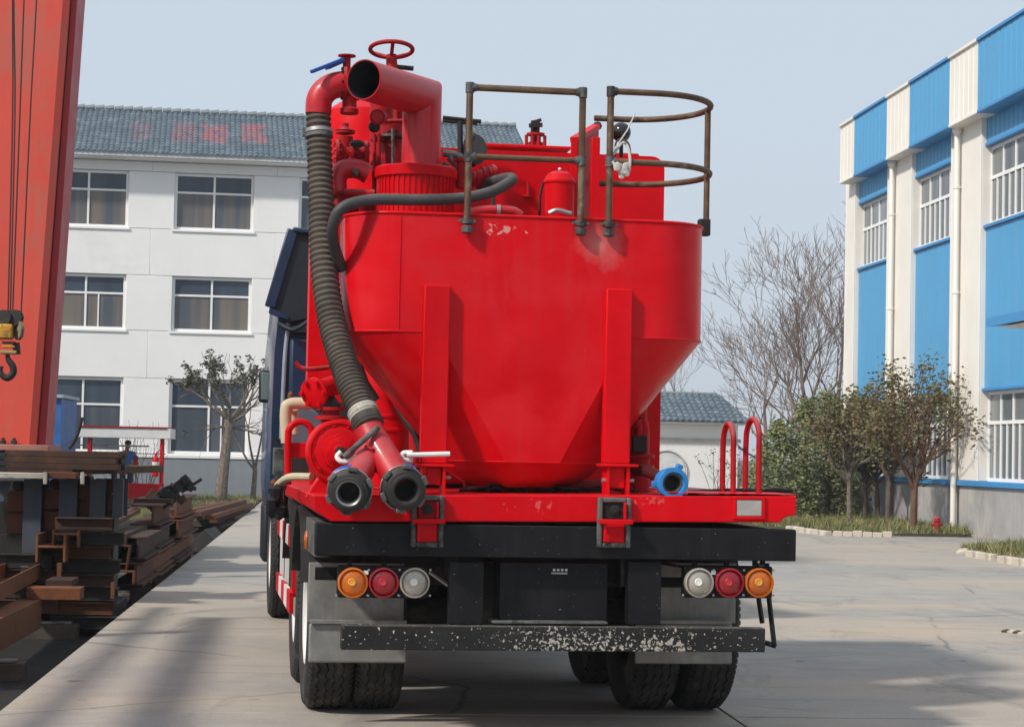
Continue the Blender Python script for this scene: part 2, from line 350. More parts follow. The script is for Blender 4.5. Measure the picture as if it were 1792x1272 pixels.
# ---------------------------------------------------------------- office block (left, behind)
def wave_roof(x0, x1, ye, ze, yr, zr, pitch=.2, rows=14, samp=6, amp=.03):
    mb = MB(); nx = int((x1-x0)/pitch*samp)
    for r in range(rows):
        a, b2 = r/rows, (r+1)/rows; vs = []
        for j, (tt, dz) in enumerate(((a, -.02), (a, .03), (b2+.01, .0))):
            for i in range(nx+1):
                x = x0+(x1-x0)*i/nx; s_ = amp*(abs(math.sin(PI*(i/samp)))*1.6-.6)
                vs.append((x, ye+(yr-ye)*tt, ze+(zr-ze)*tt+dz+s_))
        n = nx+1
        mb.add(vs, [(j*n+i, j*n+i+1, (j+1)*n+i+1, (j+1)*n+i) for j in range(2) for i in range(nx)])
    return mb
def tile_mat():
    m = mat('blue_grey_roof_tile', (.10,.14,.175), .6, var=.18, scale=2, fine=9, blot=((.15,.185,.21), 3, .52))
    t = m.node_tree; b = t.nodes['Principled BSDF']; L = t.links.new; src = b.inputs['Base Color'].links[0].from_socket
    tc = nd(t, 'ShaderNodeTexCoord'); sp = nd(t, 'ShaderNodeSeparateXYZ'); L(tc.outputs['Object'], sp.inputs[0])
    def M(op, a, c):
        n = nd(t, 'ShaderNodeMath', operation=op)
        for i, v in enumerate((a, c)):
            if isinstance(v, (int, float)): n.inputs[i].default_value = v
            else: L(v, n.inputs[i])
        return n.outputs[0]
    def band(x0, x1, z0, z1):
        return M('MULTIPLY', M('MULTIPLY', M('GREATER_THAN', sp.outputs[0], x0), M('LESS_THAN', sp.outputs[0], x1)),
                 M('MULTIPLY', M('GREATER_THAN', sp.outputs[2], z0), M('LESS_THAN', sp.outputs[2], z1)))
    def pxb(a, c, top, bot):
        p, q = LB.Y(a, top, 65.5), LB.Y(c, bot, 65.5); return band(p.x, q.x, q.z+.05, p.z+.15)
    f = M('MAXIMUM', M('MULTIPLY', pxb(352, 398, 214, 258), .75), M('MULTIPLY', pxb(424, 468, 212, 258), .7))
    f = M('MAXIMUM', f, M('MULTIPLY', pxb(300, 342, 210, 256), .4)); f = M('MAXIMUM', f, M('MULTIPLY', pxb(228, 262, 210, 250), .3))
    n = nd(t, 'ShaderNodeTexNoise'); n.inputs['Scale'].default_value = 3.4; n.inputs['Detail'].default_value = 5; L(tc.outputs['Object'], n.inputs[0])
    r = nd(t, 'ShaderNodeMapRange'); r.inputs[1].default_value = .36; r.inputs[2].default_value = .54; r.inputs[4].default_value = .9; L(n.outputs[0], r.inputs[0])
    x = nd(t, 'ShaderNodeMix', data_type='RGBA'); L(M('MULTIPLY', f, r.outputs[0]), x.inputs[0]); L(src, x.inputs[6]); x.inputs[7].default_value = (.36,.10,.12, 1)
    L(x.outputs[2], b.inputs['Base Color']); return m
tilem = tile_mat()
FY = 64.5; X0, X1 = -11.5, 10.0
ob = thing('office_building', 'three storey white office block with blue grey tiled roof behind the truck', 'building', LB)
box('wall', plaster, ob, X0, X1, FY+.30, FY+10, -.4, 10.0)
box('plinth', plinth, ob, X0, X1, FY-.06, FY+.25, -.4, 1.10, bev=.01)
box('sill_band', plaster, ob, X0, X1, FY-.09, FY+.25, 1.103, 1.20, bev=.01)
rows = [(1.23, 3.48), (4.92, 6.58), (8.0, 9.72)]; xc = [.38+3.75*k for k in range(-3, 3)]; WW = 1.19
for z0, z1 in rows:
    edges = [X0]+[e for c in xc for e in (c-WW, c+WW)]+[X1]
    for a, b2 in zip(edges[::2], edges[1::2]):
        if b2-a > .1: box('wall_panel', plaster, ob, a+.001, b2-.001, FY, FY+.28, z0, z1, bev=.012)
spans = [(3.49, 4.91), (6.59, 7.99), (9.73, 10.02)]
for z0, z1 in spans:
    cuts = [X0]+[c+1.875 for c in xc[:-1]]+[X1]
    for a, b2 in zip(cuts, cuts[1:]): box('wall_panel', plaster, ob, a+.001, b2-.001, FY+.002, FY+.28, z0, z1, bev=.012)
def window(parent, x0, x1, y, z0, z1, tr, mull, sash=None, lo=None, up=None, fr=.07, m=upvc, surround=True):
    mb = MB(); d0, d1 = y, y+.07; t2 = fr*.75
    mb.box(x0, x0+fr, d0, d1, z0, z1); mb.box(x1-fr, x1, d0, d1, z0, z1)
    mb.box(x0+fr, x1-fr, d0, d1, z0, z0+fr); mb.box(x0+fr, x1-fr, d0, d1, z1-fr, z1)
    mb.box(x0+fr, x1-fr, d0+.003, d1, tr-t2/2, tr+t2/2)
    for k in mull: mb.box(k-t2/2, k+t2/2, d0+.006, d1, z0+fr, tr-t2/2); mb.box(k-t2/2, k+t2/2, d0+.006, d1, tr+t2/2, z1-fr)
    for k in (sash or []): mb.box(k-.022, k+.022, d0+.01, d1, z0+fr, tr-t2/2)
    f = mb.build('window', m, parent, bev=.006)
    ks = [x0+fr]+[v for k in mull for v in (k-t2/2, k+t2/2)]+[x1-fr]
    for a, b2 in zip(ks[::2], ks[1::2]):
        for (p, q, g) in ((z0+fr, tr-t2/2, lo or gl_lo), (tr+t2/2, z1-fr, up or gl_up)):
            o = MB().box(a, b2, 0, .02, p, q).build('pane', g, f); o.location.y = d0+.04; o.rotation_euler.z = 0
    if surround:
        MB().box(x0-.06, x1+.06, y-.16, y+.0, z0-.07, z0-.003).build('sill', plaster, f, bev=.008)
    return f
for r, (z0, z1) in enumerate(rows):
    for k, c in enumerate(xc):
        tr = z1-.34*(z1-z0) if r else z1-.36*(z1-z0)
        window(ob, c-WW, c+WW, FY+.12, z0, z1, tr, [c], [c+(.38 if (k+r) % 2 else -.42)] if (k+r) % 3 == 0 or r == 0 else None, lo=gl_lo if r else gl_dk, fr=.085)
box('eave_gutter', plaster, ob, X0-.2, X1+.15, FY-.55, FY+.4, 10.04, 10.16, bev=.02)
box('gutter_lip', mat('gutter_grey', (.55,.57,.58), .5), ob, X0-.2, X1+.15, FY-.62, FY-.552, 10.07, 10.22, bev=.015)
rt = wave_roof(X0-.2, X1+.1, FY-.66, 10.20, FY+3.4, 12.05, .165, 16)
o = rt.build('roof_tiles', tilem, ob, raw=True); o['kind'] = 'stuff'
rb = MB(); rb.prism([(X0-.1, FY-.5, 10.17), (X0-.1, FY+3.4, 12.0), (X0-.1, FY+7.5, 10.1)], (X1-X0+.15, 0, 0)); rb.build('roof', tilem, ob)
rg = MB(); x = X0
while x < X1: rg.tube([(x, FY+3.42, 12.10), (x+.28, FY+3.42, 12.13)], [.085, .105], 8); x += .3
o = rg.build('ridge_tiles', mat('ridge_tile', (.20,.23,.25), .7), ob); o['kind'] = 'stuff'

# ---------------------------------------------------------------- gatehouse
gh = thing('gatehouse', 'small white single storey house with grey tiled hip roof right of the truck', 'building', LB)
gy = 60; ks = gy/76
gx = lambda v: v*ks
gz = lambda v: 1.5+(v-1.5)*ks
box('wall', plaster, gh, gx(12), gx(19.8), gy, gy+4, -.3, gz(2.62))
box('band', mat('grey_band', (.45,.45,.44), .8), gh, gx(12), gx(19.9), gy-.05, gy-.002, gz(1.98), gz(2.12))
box('eave', plaster, gh, gx(11.7), gx(20.0), gy-.3, gy+4.2, gz(2.63), gz(2.74), bev=.02)
zt0, zt1 = gz(2.75), gz(3.78)
tb = wave_roof(gx(11.7), gx(20.15), gy-.4, zt0, gy+1.3, zt1, .19, 8)
tb2 = MB()
for f in tb.f:                                                   # clip to the hip line
    c = sum((Vector(tb.v[i]) for i in f), Vector())/4
    if c.x < gx(20.15)-(c.z-zt0)*.62: tb2.f.append(f)
tb2.v = tb.v; o = tb2.build('roof_tiles', tilem, gh, raw=True); o['kind'] = 'stuff'
xa_, xb_, xc_ = gx(11.7), gx(20.1), gx(20.1)-.55
hip = MB(); hip.add([(xa_, gy-.37, zt0-.02), (xb_, gy-.37, zt0-.02), (xb_, gy+4.2, zt0-.02), (xa_, gy+4.2, zt0-.02), (xa_, gy+1.4, zt1-.03), (xc_, gy+1.4, zt1-.03)],
                    [(0,1,5,4), (1,2,5), (2,3,4,5), (0,4,3), (0,3,2,1)]); hip.build('roof', tilem, gh)
MB().tube([(xc_, gy+1.33, zt1+.02), (xa_, gy+1.33, zt1+.04)], .055, 8).build('ridge', mat('ridge_tile', (1,1,1)), gh)
rr = MB(); rr.tube([(gx(17.1)+.62*math.cos(a*PI/20), gy-.03, gz(.86)+.62*math.sin(a*PI/20)) for a in range(40)], .028, 6, closed=True)
rr.build('round_moulding', mat('grey_moulding', (.5,.5,.5), .8), gh)
MB().lathe([(.58, 0), (.58, .02)], (gx(17.1), gy-.025, gz(.86)), (0, 1, 0), 32).build('round_panel', mat('pale_panel', (.66,.68,.69), .6), gh)

# ---------------------------------------------------------------- workshop hall (right)
HX = 13.1
hall = thing('workshop_hall', 'tall blue and white clad factory hall with concrete base at right', 'building', G)
END, NEAR = 52.95, 28.2
box('wall', warmw, hall, HX+.22, HX+20, NEAR, END-.55, -.3, 9.8)
box('plinth', concw, hall, HX-.03, HX+.21, NEAR, END, -.4, .98, bev=.01)
box('sill_band', bluewd, hall, HX-.10, HX+.21, NEAR, END+.02, .983, 1.09, bev=.01)
bays = [(51.95-5.15*k-3.05, 51.95-5.15*k) for k in range(5)]
def ribbed(name, m, parent, x, y0, y1, z0, z1, step=.28, dep=.018, th=.08):
    mb = MB(); n = max(2, round((y1-y0)/step)); s_ = (y1-y0)/n; pts = []
    for i in range(n):
        a = y0+i*s_; pts += [(x, a), (x, a+s_*.80), (x+dep, a+s_*.86), (x+dep, a+s_*.94)]
    pts.append((x, y1)); vs = [(p[0], p[1], z) for p in pts for z in (z0, z1)]; k = len(pts)
    vs += [(x+th, y0, z0), (x+th, y0, z1), (x+th, y1, z0), (x+th, y1, z1)]
    fs = [(2*i, 2*i+1, 2*i+3, 2*i+2) for i in range(k-1)]
    fs += [tuple([2*i for i in range(k)]+[2*k+2, 2*k]), tuple([2*i+1 for i in range(k)][::-1]+[2*k+1, 2*k+3]), (0, 2*k, 2*k+1, 1), (2*k-2, 2*k-1, 2*k+3, 2*k+2), (2*k, 2*k+2, 2*k+3, 2*k+1)]
    mb.add(vs, fs); return mb.build(name, m, parent, sm=20)
pil = [(51.97, END)]+[(bays[k+1][1]+.0, bays[k][0]) for k in range(4)]
for a, b2 in pil:
    mb = MB().box(HX-.06, HX+.215, a, b2, 1.093, 8.55); mb.build('pilaster', warmw, hall, bev=.015)
    for yy in (a+.035, b2-.035): box('corner_trim', upvc, hall, HX-.075, HX-.062, yy-.035, yy+.035, 1.095, 8.54)
for a, b2 in pil[1:]:
    dy = a+(b2-a)*.66
    dp = MB(); dp.tube([(HX+.0, dy, 8.45), (HX-.16, dy, 8.38), (HX-.16, dy, .12)], .06, 12)
    for z in (7.2, 5.0, 3.0): dp.lathe([(.075, -.03), (.075, .03)], (HX-.16, dy, z), (0, 0, 1), 12); dp.box(HX-.16, HX-.06, dy-.02, dy+.02, z-.015, z+.015)
    dp.lathe([(.06, 0), (.11, .06), (.11, .2)], (HX-.16, dy, 8.3), (0, 0, 1), 12)
    dp.build('downpipe', warmw, hall)
for a, b2 in bays:
    ribbed('lintel_panel', bluew, hall, HX+.03, a, b2, 7.93, 8.55)
    box('lintel_trim', bluewd, hall, HX-.0, HX+.12, a, b2, 7.86, 7.927, bev=.01)
    ribbed('spandrel_panel', bluew, hall, HX+.04, a, b2, 2.97, 6.19, .7, .006)
    box('panel_cap', bluewd, hall, HX-.02, HX+.13, a, b2, 6.194, 6.26, bev=.01)
    box('panel_foot', bluewd, hall, HX-.02, HX+.13, a, b2, 2.90, 2.966, bev=.01)
    def rwin(z0, z1, tr, fr=.07):
        mb = MB(); x0, x1 = HX+.13, HX+.18
        for q, r_ in ((z0, z0+fr), (z1-fr, z1), (tr-fr/2, tr+fr/2)): mb.box(x0, x1, a, b2, q, r_)
        n = 8; step = (b2-a)/n; up, lo = [], []
        for i in range(n+1):
            yy = a+i*step; hw = .032 if i % 2 == 0 else .02
            mb.box(x0+.004, x1-.002, max(a, yy-hw), min(b2, yy+hw), z0+fr, tr-fr/2)
            if i % 2 == 0: mb.box(x0+.004, x1-.002, max(a, yy-hw), min(b2, yy+hw), tr+fr/2, z1-fr)
        f = mb.build('window', upvc, hall)
        for i in range(n): MB().box(x0+.03, x0+.04, a+i*step+.033, a+(i+1)*step-.033, z0+fr, tr-fr/2).build('pane', gl_r, f)
        for i in range(4): MB().box(x0+.03, x0+.04, a+2*i*step+.033, a+2*(i+1)*step-.033, tr+fr/2, z1-fr).build('pane', gl_r, f)
    rwin(6.262, 7.858, 7.22); rwin(1.093, 2.898, 2.27)
pxs = [(53.3+.4, 52.02, 0)]; yb = 52.02
cols = []
cols.append((51.05, 52.48, warmw)); yy = 51.05
for k in range(5):
    nb = yy-3.05; cols.append((nb+0.0, yy, bluew)); nw = nb-1.95; cols.append((nw, nb, warmw)); yy = nw
for a, b2, m in cols:
    lo = a+.01 if a > 29 else a
    ribbed('parapet_panel', m, hall, HX-.35, lo, b2-.01, 8.50, 9.87, .33, .015, .5)
    box('soffit', warmw if m is warmw else bluewd, hall, HX-.37, HX+.2, lo, b2-.01, 8.43, 8.497, bev=.01)
    box('parapet_cap', m if m is warmw else bluewd, hall, HX-.40, HX+.16, lo, b2-.01, 9.873, 9.94, bev=.01)

cn = MB(); cn.prism([(HX-.1, 36.4, 4.02), (HX-1.6, 36.4, 3.86), (HX-1.6, 36.4, 4.02), (HX-.1, 36.4, 4.30)], (0, -4.4, 0)); cn.build('canopy', bluewd, hall)
cs = MB(); cs.prism([(HX-.1, 36.2, 4.0), (HX-1.45, 36.2, 3.85), (HX-.1, 36.2, 3.80)], (0, -4.1, 0)); cs.build('canopy_soffit', warmw, hall)

# ---------------------------------------------------------------- hazy air
hz = bpy.data.materials.new('hazy_air'); hz.use_nodes = True; ht = hz.node_tree; ht.nodes.clear()
ho = ht.nodes.new('ShaderNodeOutputMaterial'); hv = ht.nodes.new('ShaderNodeVolumePrincipled'); hv.inputs['Color'].default_value = (.93, .96, 1, 1); hv.inputs['Density'].default_value = .0006
hv.inputs['Anisotropy'].default_value = .2; ht.links.new(hv.outputs[0], ho.inputs['Volume'])
ho_ = MB().box(-420, 420, -80, 920, -2.4, 16).build('haze', hz, None, sm=0); ho_['kind'] = 'stuff'
# ================================================================ the truck
T = Fr(.229, 11, .1478); t = T.Y
tk = thing('cement_mixing_truck', 'large red oilfield truck with conical hopper and hoses, seen from behind', 'truck', T)
def at3(px, py, y, dx=0, dz=0): p = t(px, py, y); return Vector((p.x+dx, p.y, p.z+dz))
def rect(px0, py0, px1, py1, y):
    a, b2 = t(px0, py0, y), t(px1, py1, y); return a.x, b2.x, b2.z, a.z
def pbox(name, m, px0, py0, px1, py1, y0, y1, parent=tk, bev=.004, label=None):
    x0, x1, z0, z1 = rect(px0, py0, px1, py1, y0); return box(name, m, parent, x0, x1, y0, y1, z0, z1, bev=bev, label=label)
# --- chassis
pbox('rear_crossbeam', black, 553, 914, 1393, 982, 0, .12, bev=.006)
for s_ in (-1, 1):
    MB().box(s_*.43-.04, s_*.43+.04, .13, 9.0, .80, 1.10).build('chassis_rail', darkst, tk, bev=.01)
MB().box(-1.225, -1.15, .125, 1.0, .935, 1.115).build('side_rail', greyp, tk, bev=.005)
MB().box(-1.19, -1.10, 1.0, 6.0, .98, 1.10).build('side_rail', darkst, tk, bev=.005)
MB().box(1.15, 1.225, .125, 6.0, .95, 1.115).build('side_rail', darkst, tk, bev=.005)
for y_ in (1.0, 2.2, 3.6, 5.0): MB().box(-1.1, 1.1, y_, y_+.1, .95, 1.08).build('crossmember', darkst, tk)
# platform
a = [(548,866),(1394,868),(1393,901),(1375,904),(1365,914),(578,912),(551,893)]
poly = [t(x, y_, -.01) for x, y_ in a]
pf = MB().prism(poly, (0, 5.6, 0)).build('platform', red, tk, bev=.006)
pbox('platform_edge_strip', red, 1160, 860.5, 1393, 866, .0, .5, bev=.003)
# struts and lower box
pbox('strut', black, 787, 982.5, 845, 1093, .03, .11)
pbox('strut', black, 1100, 982.5, 1156, 1093, .03, .11)
hb = pbox('hitch_box', black, 875, 983, 1062, 1086, .10, .34)
for k in range(4): pbox('plate_character', whitem, 968+k*7, 995, 972+k*7, 999, .090, .099, hb, bev=.001)
pbox('plate_lamp', steel, 965, 1001, 993, 1004.5, .085, .099, hb, bev=.001)
pbox('tread_strip', greyp, 862, 1086, 1064, 1092.5, .02, .20)
bm_ = pbox('underrun_bumper', bump_m, 598, 1093, 1339, 1141, -.02, .07, bev=.006)
pbox('inner_red_part', redold, 845, 985, 874, 1070, .8, 1.0)
pbox('inner_bracket', darkst, 846, 985, 873, 1092, .45, .5)
MB().tube([at3(752,1000,.5), at3(787,1025,.45)], .012, 8).build('stay_rod', steel, tk)
def splash(m, c, r, stretch, sc, lo, hi, colr, amt, fm=.36):                  # a spatter of dried slurry with its own place and outline
    t_ = m.node_tree; b = t_.nodes['Principled BSDF']; L = t_.links.new; src = b.inputs['Base Color'].links[0].from_socket; tc = nd(t_, 'ShaderNodeTexCoord')
    vm = nd(t_, 'ShaderNodeVectorMath', operation='SUBTRACT'); L(tc.outputs['Object'], vm.inputs[0]); vm.inputs[1].default_value = c
    vs = nd(t_, 'ShaderNodeVectorMath', operation='MULTIPLY'); L(vm.outputs[0], vs.inputs[0]); vs.inputs[1].default_value = stretch
    ln = nd(t_, 'ShaderNodeVectorMath', operation='LENGTH'); L(vs.outputs[0], ln.inputs[0])
    f = nd(t_, 'ShaderNodeMapRange'); L(ln.outputs[1], f.inputs[0]); f.inputs[2].default_value = r; f.inputs[3].default_value = fm; f.inputs[4].default_value = 0
    n = nd(t_, 'ShaderNodeTexNoise'); n.inputs['Scale'].default_value = sc; n.inputs['Detail'].default_value = 6; L(tc.outputs['Object'], n.inputs[0])
    a = nd(t_, 'ShaderNodeMath', operation='ADD'); L(n.outputs[0], a.inputs[0]); L(f.outputs[0], a.inputs[1])
    g = nd(t_, 'ShaderNodeMapRange'); L(a.outputs[0], g.inputs[0]); g.inputs[1].default_value = lo; g.inputs[2].default_value = hi; g.inputs[4].default_value = amt
    x = nd(t_, 'ShaderNodeMix', data_type='RGBA'); L(g.outputs[0], x.inputs[0]); L(src, x.inputs[6]); x.inputs[7].default_value = (*colr, 1); L(x.outputs[2], b.inputs['Base Color'])
splash(bump_m, at3(1180, 1134, -.02), .26, (.8, .2, 1.7), 34, .80, .86, (.42,.38,.33), .8, .38)
splash(bump_m, at3(1080, 1134, -.02), .6, (.6, .2, 2.2), 60, .87, .90, (.48,.45,.40), .8)
splash(bump_m, at3(1183, 1100, -.02), .06, (2.5, .2, 1), 40, .75, .85, (.50,.38,.32), .8)
splash(bump_m, at3(975, 1125, -.02), .7, (.7, .2, 2.0), 66, .87, .90, (.48,.45,.40), .7)
# latch brackets
for (x0, x1, y0, y1, ym) in ((721, 776, 866, 958, 911), (1047, 1104, 870, 959, 912)):
    X0_, X1_, Z0_, Z1_ = rect(x0, y0, x1, y1, -.05); zm = t(x0, ym, -.05).z
    mb = MB(); w_ = .026
    mb.box(X0_, X0_+w_, -.05, -.012, Z0_, Z1_); mb.box(X1_-w_, X1_, -.05, -.012, Z0_, Z1_)
    mb.box(X0_+w_, X1_-w_, -.048, -.012, Z0_, Z0_+w_); mb.box(X0_+w_, X1_-w_, -.048, -.012, Z1_-w_, Z1_)
    f = mb.build('latch_frame', greyp, tk, bev=.007)
    mb = MB(); mb.box(X0_+.004, X1_+.004, -.085, -.052, zm-.012, zm+.012)
    mb.box(X0_+.030, X0_+.044, -.070, -.052, zm-.105, zm-.013); mb.box(X1_-.044, X1_-.030, -.070, -.052, zm+.013, zm+.10)
    mb.build('latch_bar', red, f, bev=.003)
    mb = MB(); mb.box(X0_+w_+.004, X1_-w_-.004, -.032, -.012, zm-.11, zm-.013); mb.build('latch_plate', red, f, bev=.004)
    mb = MB(); mb.box(X0_+w_+.01, X1_-w_-.01, -.030, -.012, zm+.013, Z1_-w_-.006); mb.build('latch_recess', redold if x0 < 900 else darkst, f, bev=.004)
    mb = MB().lathe([(.026, 0), (.026, .018), (.014, .02), (.014, .03)], ((X0_+X1_)/2, -.03, zm+.06), (0, -1, 0), 14); mb.build('bolt', darkst, f)
# reflector
X0_, X1_, Z0_, Z1_ = rect(1283, 868, 1338, 909, -.012)
rf = MB(); rf.box(X0_, X1_, -.024, -.0105, Z0_, Z0_+.016); rf.box(X0_, X1_, -.024, -.0105, Z1_-.016, Z1_); rf.box(X0_, X0_+.016, -.024, -.0105, Z0_+.016, Z1_-.016); rf.box(X1_-.016, X1_, -.024, -.0105, Z0_+.016, Z1_-.016)
rf = rf.build('reflector_frame', red, tk, bev=.003)
MB().box(X0_+.018, X1_-.018, -.020, -.0105, Z0_+.018, Z1_-.018).build('reflector', mat('milky_reflector', (.42,.40,.38), .3, var=.2, fine=200, blot=((.32,.30,.28), 30, .5)), rf, bev=.003)
# --- tail lamps
def lamps(px0, px1, cols, hang):
    p = pbox('tail_lamp_panel', black, px0, 989, px1, 1047, .05, .12, bev=.012)
    for cx, m, lb in cols:
        c = t(cx, 1019, .05)
        MB().lathe([(.071,.0),(.079,.0),(.080,-.020),(.077,-.030),(.069,-.032),(.066,-.012)], c, (0, 1, 0), 40, caps=False).build('lamp_bezel', m, p)
        MB().lathe([(.068,-.004),(.066,-.016),(.058,-.023),(.045,-.028),(.025,-.032),(.012,-.033),(.0005,-.0335)], c, (0, 1, 0), 40, caps=False).build('lamp_lens', m, p, label=lb)
        MB().lathe([(.022,.0),(.018,-.004),(.006,-.001),(.0005,-.003)], c+Vector((-.006,-.034,.004)), (0, 1, 0), 10, caps=False).build('lamp_bright_spot', {'amber lens': mat('amber_bright_spot', (.80,.34,.03), .15, coat=.5, var=.3, fine=200), 'red lens': mat('red_bright_spot', (.50,.02,.04), .15, coat=.5, var=.3, fine=200), 'clear lens': mat('clear_bright_spot', (.80,.76,.70), .15, coat=.5, var=.3, fine=200)}[lb], p)  # bright spot at the lens centre, painted as a lighter disc
        for sx, sz in ((-.082, -.066), (.082, -.066), (.082, .066)):
            MB().lathe([(.006, 0), (.006, -.005), (.0005, -.006)], c+Vector((sx, 0, sz)), (0, 1, 0), 8).build('screw', steel, p)
    for h in hang: pbox('hanger', black, h-4, 981, h+4, 989.5, .07, .09, bev=0)
    cx = (px0+px1)/2-30 if px0 < 800 else (px0+px1)/2-26
    pbox('lamp_label', whitem, cx-4, 998, cx+4, 1005, .045, .0495, p, bev=0)
lamps(591, 750, ((617, lensa, 'amber lens'), (671, lensr, 'red lens'), (725, lensw, 'clear lens')), (612, 672))
lamps(1197, 1352, ((1222, lensw, 'clear lens'), (1275, lensr, 'red lens'), (1327, lensa, 'amber lens')), (1216, 1272, 1322, 1335))
pbox('lamp_arm', black, 552, 992, 592, 1015, .3, .34); pbox('lamp_arm', black, 1156, 1010, 1198, 1028, .3, .34)
MB().tube([at3(1158,985,.2), at3(1198,992,.1)], .008, 8).build('cable', black, tk)
# mudguards
for x0, x1, xa, xb, yb_ in ((541, 706, 541, 712, 1160), (1150, 1287, 1113, 1281, 1162)):
    m_ = pbox('mudguard', galv, x0, 984, x1, 1090, .70, .73, bev=.003)
    pbox('mud_flap', galv, xa, 1090.5, xb, yb_, .665, .69, m_, bev=.01)
    pbox('flap_rail', galv, xa+2, 1084, xb, 1092, .64, .664, m_, bev=.002)
# fender tops over the wheels, seen from the side
for sx in (-1, 1):
    mb = MB(); A = [math.radians(a_) for a_ in range(20, 161, 10)]; xo, xi = sx*1.25, sx*.64
    ring = []
    for yc in (1.5, 2.88):
        vs = []
        for a_ in A:
            for rr_ in (.60, .615):
                for xx in (xo, xi): vs.append((xx, yc+rr_*math.cos(a_), .55+rr_*math.sin(a_)))
        fs = []
        for i in range(len(A)-1):
            k = i*4
            fs += [(k, k+1, k+5, k+4), (k+2, k+6, k+7, k+3), (k, k+4, k+6, k+2), (k+1, k+3, k+7, k+5)]
        MB().add(vs, fs).build('fender', darkst, tk)
# wheels
def tyre_mesh():
    prof = [(.30,-.11),(.33,-.125),(.42,-.1375),(.48,-.136),(.512,-.129),(.530,-.117),(.540,-.100),(.546,-.075),(.548,-.03)]
    mb = MB(); mb.lathe(prof+[(r,-h) for r, h in prof[::-1]], (0, 0, 0), (1, 0, 0), 96, caps=False)
    N = 168
    for j, (xa, xb) in enumerate(((-.112,-.076),(-.062,-.027),(-.015,.015),(.027,.062),(.076,.112))):
        vs = []; ra = .5455 if abs(xa) < .08 else (.536 if xa < -.1 else .546); rb2 = .546 if abs(xb) < .08 else (.536 if xb > .1 else .546)
        for i in range(N):
            a_ = 2*PI*i/N; z = .0055 if (i//2) % 2 else -.0055; da = xa+(z if j else 0); db_ = xb+(z if j < 4 else 0)
            for xx, r in ((da, ra-.01), (da, ra+.010), (db_, rb2+.010), (db_, rb2-.01)): vs.append((xx, r*math.cos(a_), r*math.sin(a_)))
        fs = []
        for i in range(N):
            p, q = i*4, ((i+1) % N)*4
            fs += [(p, q, q+1, p+1), (p+1, q+1, q+2, p+2), (p+2, q+2, q+3, p+3)]
        mb.add(vs, fs)
    for i in range(84):                                              # shoulder notches as small lugs
        a_ = 2*PI*i/84
        for sx in (-1, 1):
            vs = [(sx*xx, r*math.cos(a_+da), r*math.sin(a_+da)) for da in (-.022, .022) for xx, r in ((.106, .535), (.106, .552), (.131, .512), (.133, .522))]
            mb.add(vs, [(0,1,3,2),(4,6,7,5),(1,5,7,3),(0,4,5,1),(2,3,7,6)])
    return mb.mesh('tyre', rubber, 30)
def rim_mesh():
    return MB().lathe([(.30,.115),(.305,.125),(.285,.12),(.275,.05),(.20,.035),(.13,.04),(.115,.085),(.09,.09),(.0,.09)], (0, 0, 0), (-1, 0, 0), 40, caps=False).mesh('rim', whitem, 35)
tm, rm = tyre_mesh(), rim_mesh()
def wheel(x, y_, out, zc=.555):
    w_ = bpy.data.objects.new('wheel', rm); C.objects.link(w_); w_.parent = tk; w_.location = (x, y_, zc); w_.rotation_euler = (rnd.uniform(0, 6), 0, 0 if out < 0 else PI)
    q = bpy.data.objects.new('tyre', tm); C.objects.link(q); q.parent = w_; return w_
for y_ in (1.5, 2.88):
    for x, o_ in ((-1.065, -1), (-.785, -1), (.80, 1), (1.135, 1)): wheel(x, y_, o_)
    MB().tube([(-.7, y_, .55), (-.25, y_, .55), (-.14, y_, .56), (.14, y_, .56), (.25, y_, .55), (.7, y_, .55)], [.09, .09, .20, .20, .09, .09], 16).build('axle', darkst, tk)
for x, o_ in ((-1.04, -1), (1.04, 1)): wheel(x, 8.05, o_)
MB().tube([(-1, 8.05, .55), (1, 8.05, .55)], .06, 12).build('axle', darkst, tk)
MB().box(-.9, .9, .95, 1.0, .75, .90).build('spring_hanger', darkst, tk)
for x in (-.46, .46): MB().tube([(x, .8, .86), (x, 1.6, .70), (x, 2.8, .70), (x, 3.6, .86)], .045, 8).build('leaf_spring', darkst, tk)
MB().tube([(.15, 3.5, .62), (.15, 6.4, .62)], .30, 20).build('air_tank', darkst, tk)
# side guard, side lamps, left side boxes
X = lambda px, py, x=-1.22: T.X(px, py, x)
def xbar(p1, p2, h, m, name, wd=.03, parent=tk):
    a_, b_ = X(*p1), X(*p2); return MB().beam(a_, b_, wd, h).build(name, m, parent, bev=.004)
g0, g1 = X(513, 960), X(489, 925); g2, g3 = X(515, 1068), X(489, 1025)
sg = MB().beam((-1.20, g0.y, .95), (-1.20, g1.y, .95), .03, .05).build('side_guard', red, tk)
def stripes(z, h):
    n = 5
    for i in range(n):
        ya, yb2 = g0.y+(g1.y-g0.y)*i/n, g0.y+(g1.y-g0.y)*(i+1)/n
        MB().box(-1.235, -1.21, ya, yb2-.002, z-h/2, z+h/2).build('guard_stripe', red if i % 2 == 0 else whitem, sg)
stripes(.93, .13); stripes(.52, .13)
for q in (.08, .55, .92):
    yy_ = g0.y+(g1.y-g0.y)*q; MB().box(-1.215, -1.19, yy_-.05, yy_+.05, .55, .92).build('guard_post', whitem if q > .5 else red, sg)
for px, py, r_ in ((537, 945, .035), (511, 921, .03), (521, 903, .03)):
    p = T.X(px, py, -1.23); MB().ball(p, r_, 12, (.5, 1, 1.6)).build('side_marker_lamp', lensa, tk)
MB().box(-1.18, -.5, 3.7, 4.6, .55, 1.0).build('battery_box', darkst, tk, bev=.02)
